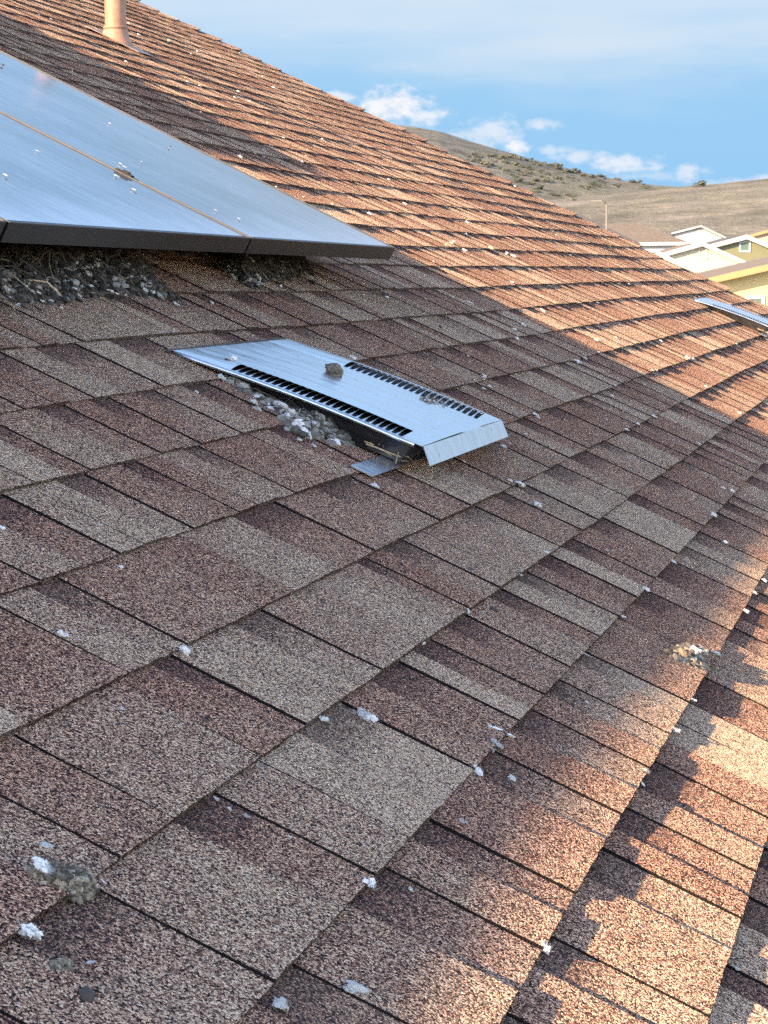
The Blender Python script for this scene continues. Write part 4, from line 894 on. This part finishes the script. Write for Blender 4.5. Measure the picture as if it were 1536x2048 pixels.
def gable_house(label, dist, left, apex, right, deep, wallmat, roofmat, fasciamat, over=.5, fasc=.28, turn=0., windows=(), name='house', wall_x=None):
    """a gabled house; left, apex and right are the ends of its front rake in photograph pixels"""
    L_, A_, R_ = (at(*p, dist) for p in (left, apex, right))
    c, s = math.cos(turn), math.sin(turn); ex = HX*c+HY*s; ey = -HX*s+HY*c      # along the front, and back from it
    # swing the front about the apex
    def swing(p): d = p-A_; return A_+ex*(d @ HX)/max(.3, c)+np.array([0, 0, d[2]])
    L_, R_ = swing(L_), swing(R_); up = np.array([0, 0, 1.])
    r = thing(name, (A_[0], A_[1], 0), label, 'house')
    x0, x1 = (L_-A_) @ ex+over, (R_-A_) @ ex-over
    def zr(x): return (A_[2]+(L_[2]-A_[2])*(x/((L_-A_) @ ex)) if x < 0 else A_[2]+(R_[2]-A_[2])*(x/((R_-A_) @ ex)))
    def Q(x, z, y): q = A_+ex*x+ey*y; q[2] = z; return q
    th = .2
    mb = MB(); pr = [(x0, 0), (x1, 0), (x1, zr(x1)-th), (0, A_[2]-th), (x0, zr(x0)-th)]
    n = len(pr); f_ = [Q(x, z, over) for x, z in pr]; k_ = [Q(x, z, deep) for x, z in pr]
    mb.add(f_+k_, [tuple(range(n)), tuple(range(2*n-1, n-1, -1))]+[(i, i+n, (i+1) % n+n, (i+1) % n) for i in (1, 4, 0)])
    mb.build('wall', wallmat, r)
    mb = MB()
    for (p, q) in ((L_, A_), (A_, R_)):
        xa, xb = (p-A_) @ ex, (q-A_) @ ex
        mb.box8([Q(xa, p[2]-th, .03), Q(xb, q[2]-th, .03), Q(xb, q[2]-th, deep+.3), Q(xa, p[2]-th, deep+.3), Q(xa, p[2], .03), Q(xb, q[2], .03), Q(xb, q[2], deep+.3), Q(xa, p[2], deep+.3)])
    mb.build('roof', roofmat, r)
    mb = MB()
    for (p, q) in ((L_, A_), (A_, R_)):
        xa, xb = (p-A_) @ ex, (q-A_) @ ex
        mb.box8([Q(xa, p[2]-fasc, -.03), Q(xb, q[2]-fasc, -.03), Q(xb, q[2]-fasc, .028), Q(xa, p[2]-fasc, .028), Q(xa, p[2]+.02, -.03), Q(xb, q[2]+.02, -.03), Q(xb, q[2]+.02, .028), Q(xa, p[2]+.02, .028)])
    mb.build('rake_board', fasciamat, r)
    for (px0, py0, px1, py1, fm, gm, nm) in windows:
        a = at(px0, py0, dist); c2 = at(px1, py1, dist); xa, xb = (a-A_) @ HX/max(.3, c), (c2-A_) @ HX/max(.3, c); za, zb = c2[2], a[2]; w = .13
        mb = MB(); yf = over
        for (u0, u1, v0, v1) in ((xa, xb, za, za+w), (xa, xb, zb-w, zb), (xa, xa+w, za+w, zb-w), (xb-w, xb, za+w, zb-w)):
            mb.box8([Q(u0, v0, yf-.06), Q(u1, v0, yf-.06), Q(u1, v0, yf-.002), Q(u0, v0, yf-.002), Q(u0, v1, yf-.06), Q(u1, v1, yf-.06), Q(u1, v1, yf-.002), Q(u0, v1, yf-.002)])
        fo = mb.build(nm, fm, r); fo['_o'] = list(r['_o'])
        mb = MB(); mb.quad(Q(xa+w, za+w, yf-.02), Q(xb-w, za+w, yf-.02), Q(xb-w, zb-w, yf-.02), Q(xa+w, zb-w, yf-.02))
        if (xb-xa) > 1.3: 
            xm = (xa+xb)/2; mb2 = MB(); mb2.box8([Q(xm-.03, za+w, yf-.05), Q(xm+.03, za+w, yf-.05), Q(xm+.03, za+w, yf-.022), Q(xm-.03, za+w, yf-.022), Q(xm-.03, zb-w, yf-.05), Q(xm+.03, zb-w, yf-.05), Q(xm+.03, zb-w, yf-.022), Q(xm-.03, zb-w, yf-.022)]); mb2.build('mullion', fm, fo)
        mb.build('pane', gm, fo)
    return r
gable_house('yellow house with a tan rake board behind the right end of the roof', 100, (1398, 561), (1830, 462), (2150, 545), 12, M['yellow'], M['brownroof'], M['tanwood'], .7, .26, 0.0,
            [(1496, 592, 1534, 640, M['white'], M['winglass'], 'window')])
gable_house('cream gabled house with white rake boards and a pink gable vent', 150, (1323, 507), (1405, 484), (1500, 527), 10, M['cream'], M['brownroof'], M['white'], .35, .26, 0.0,
            [(1398, 492, 1416, 520, M['cream'], M['louvre'], 'gable_vent')])
gable_house('small white gabled porch in front of the cream house', 142, (1292, 517), (1318, 503), (1366, 529), 3, M['white'], M['greyroof'], M['white'], .2, .28)
gable_house('olive green gabled house with a small white window', 170, (1418, 490), (1494, 470), (1556, 496), 12, M['olive'], M['greyroof'], M['white'], .4, .3, 0.0, [(1480, 481, 1503, 504, M['white'], M['winglass'], 'window')])
gable_house('white gabled house with a grey roof below the hill', 210, (1343, 466), (1402, 451), (1460, 479), 14, M['white'], M['greyroof'], M['white'], .3, .12, 0.0, [(1394, 459, 1403, 466, M['cream'], M['louvre'], 'gable_vent')])
gable_house('peach house with an orange rake board at the right picture edge', 205, (1500, 470), (1590, 446), (1680, 475), 10, M['peach'], M['brownroof'], M['tanwood'], .3, .22)
def hip_house(label, dist, eave_l, eave_r, ridge_l, ridge_r, deep, wallmat, roofmat, eavemat):
    a, c = at(*eave_l, dist), at(*eave_r, dist); e, f = at(*ridge_l, dist), at(*ridge_r, dist); zE = (a[2]+c[2])/2; zR = (e[2]+f[2])/2
    r = thing('house', (a[0], a[1], 0), label, 'house'); up = np.array([0, 0, 1.])
    def G(p, y, z): q = p+HY*y; q = np.array([q[0], q[1], z]); return q
    mb = MB(); v = [G(a, 0, zE), G(c, 0, zE), G(c, deep, zE), G(a, deep, zE), G(e, deep/2, zR), G(f, deep/2, zR)]
    mb.add(v, [(0, 1, 5, 4), (2, 3, 4, 5), (1, 2, 5), (3, 0, 4), (3, 2, 1, 0)]); mb.build('roof', roofmat, r)
    mb = MB(); o = .4
    mb.box8([G(a+HX*o, o, 0), G(c-HX*o, o, 0), G(c-HX*o, deep-o, 0), G(a+HX*o, deep-o, 0), G(a+HX*o, o, zE-.003), G(c-HX*o, o, zE-.003), G(c-HX*o, deep-o, zE-.003), G(a+HX*o, deep-o, zE-.003)]); mb.build('wall', wallmat, r)
    mb = MB(); mb.box8([G(a, -.06, zE-.24), G(c, -.06, zE-.24), G(c, -.003, zE-.24), G(a, -.003, zE-.24), G(a, -.06, zE+.02), G(c, -.06, zE+.02), G(c, -.003, zE+.02), G(a, -.003, zE+.02)]); mb.build('gutter', eavemat, r)
    return r
hip_house('white house with a brown hip roof between the dark roof and the white gable', 190, (1170, 481), (1378, 490), (1225, 443), (1292, 444), 11, M['white'], M['brownroof'], M['white'])
hip_house('house with a long dark grey hip roof just behind the roof edge', 165, (1000, 487), (1280, 489), (1060, 408), (1146, 414), 11, M['cream'], M['greyroof'], M['greyroof'])
# street lamp
M['lamp'] = paint('grey_lamp_paint', (.12, .125, .12))
def street_lamp():
    top = at(1213, 408, 130); foot = np.array([top[0], top[1], 0]); r = thing('street_lamp', foot, 'pale street lamp standing between the houses and the hill', 'street lamp')
    up = np.array([0, 0, 1.]); mb = MB(); mb.tube([foot, foot+up*3, top], [.09, .07, .045], 10); mb.build('pole', M['lamp'], r, True)
    end = at(1200, 402, 130); mb = MB(); mb.tube([top-up*.05, top*.6+end*.4+up*.12, end], [.04, .035, .03], 8); mb.build('arm', M['lamp'], r, True)
    mb = MB(); a = end+HX*.1; c = end-HX*.5
    mb.box8([a-HY*.12-up*.05, a+HY*.12-up*.05, c+HY*.14-up*.03, c-HY*.14-up*.03, a-HY*.1+up*.06, a+HY*.1+up*.06, c+HY*.1+up*.03, c-HY*.1+up*.03]); mb.build('lamp_head', M['lamp'], r)
street_lamp()
for o in bpy.data.objects:
    if '_o' in o: del o['_o']
scene.render.engine = 'CYCLES'
scene.cycles.use_denoising = False
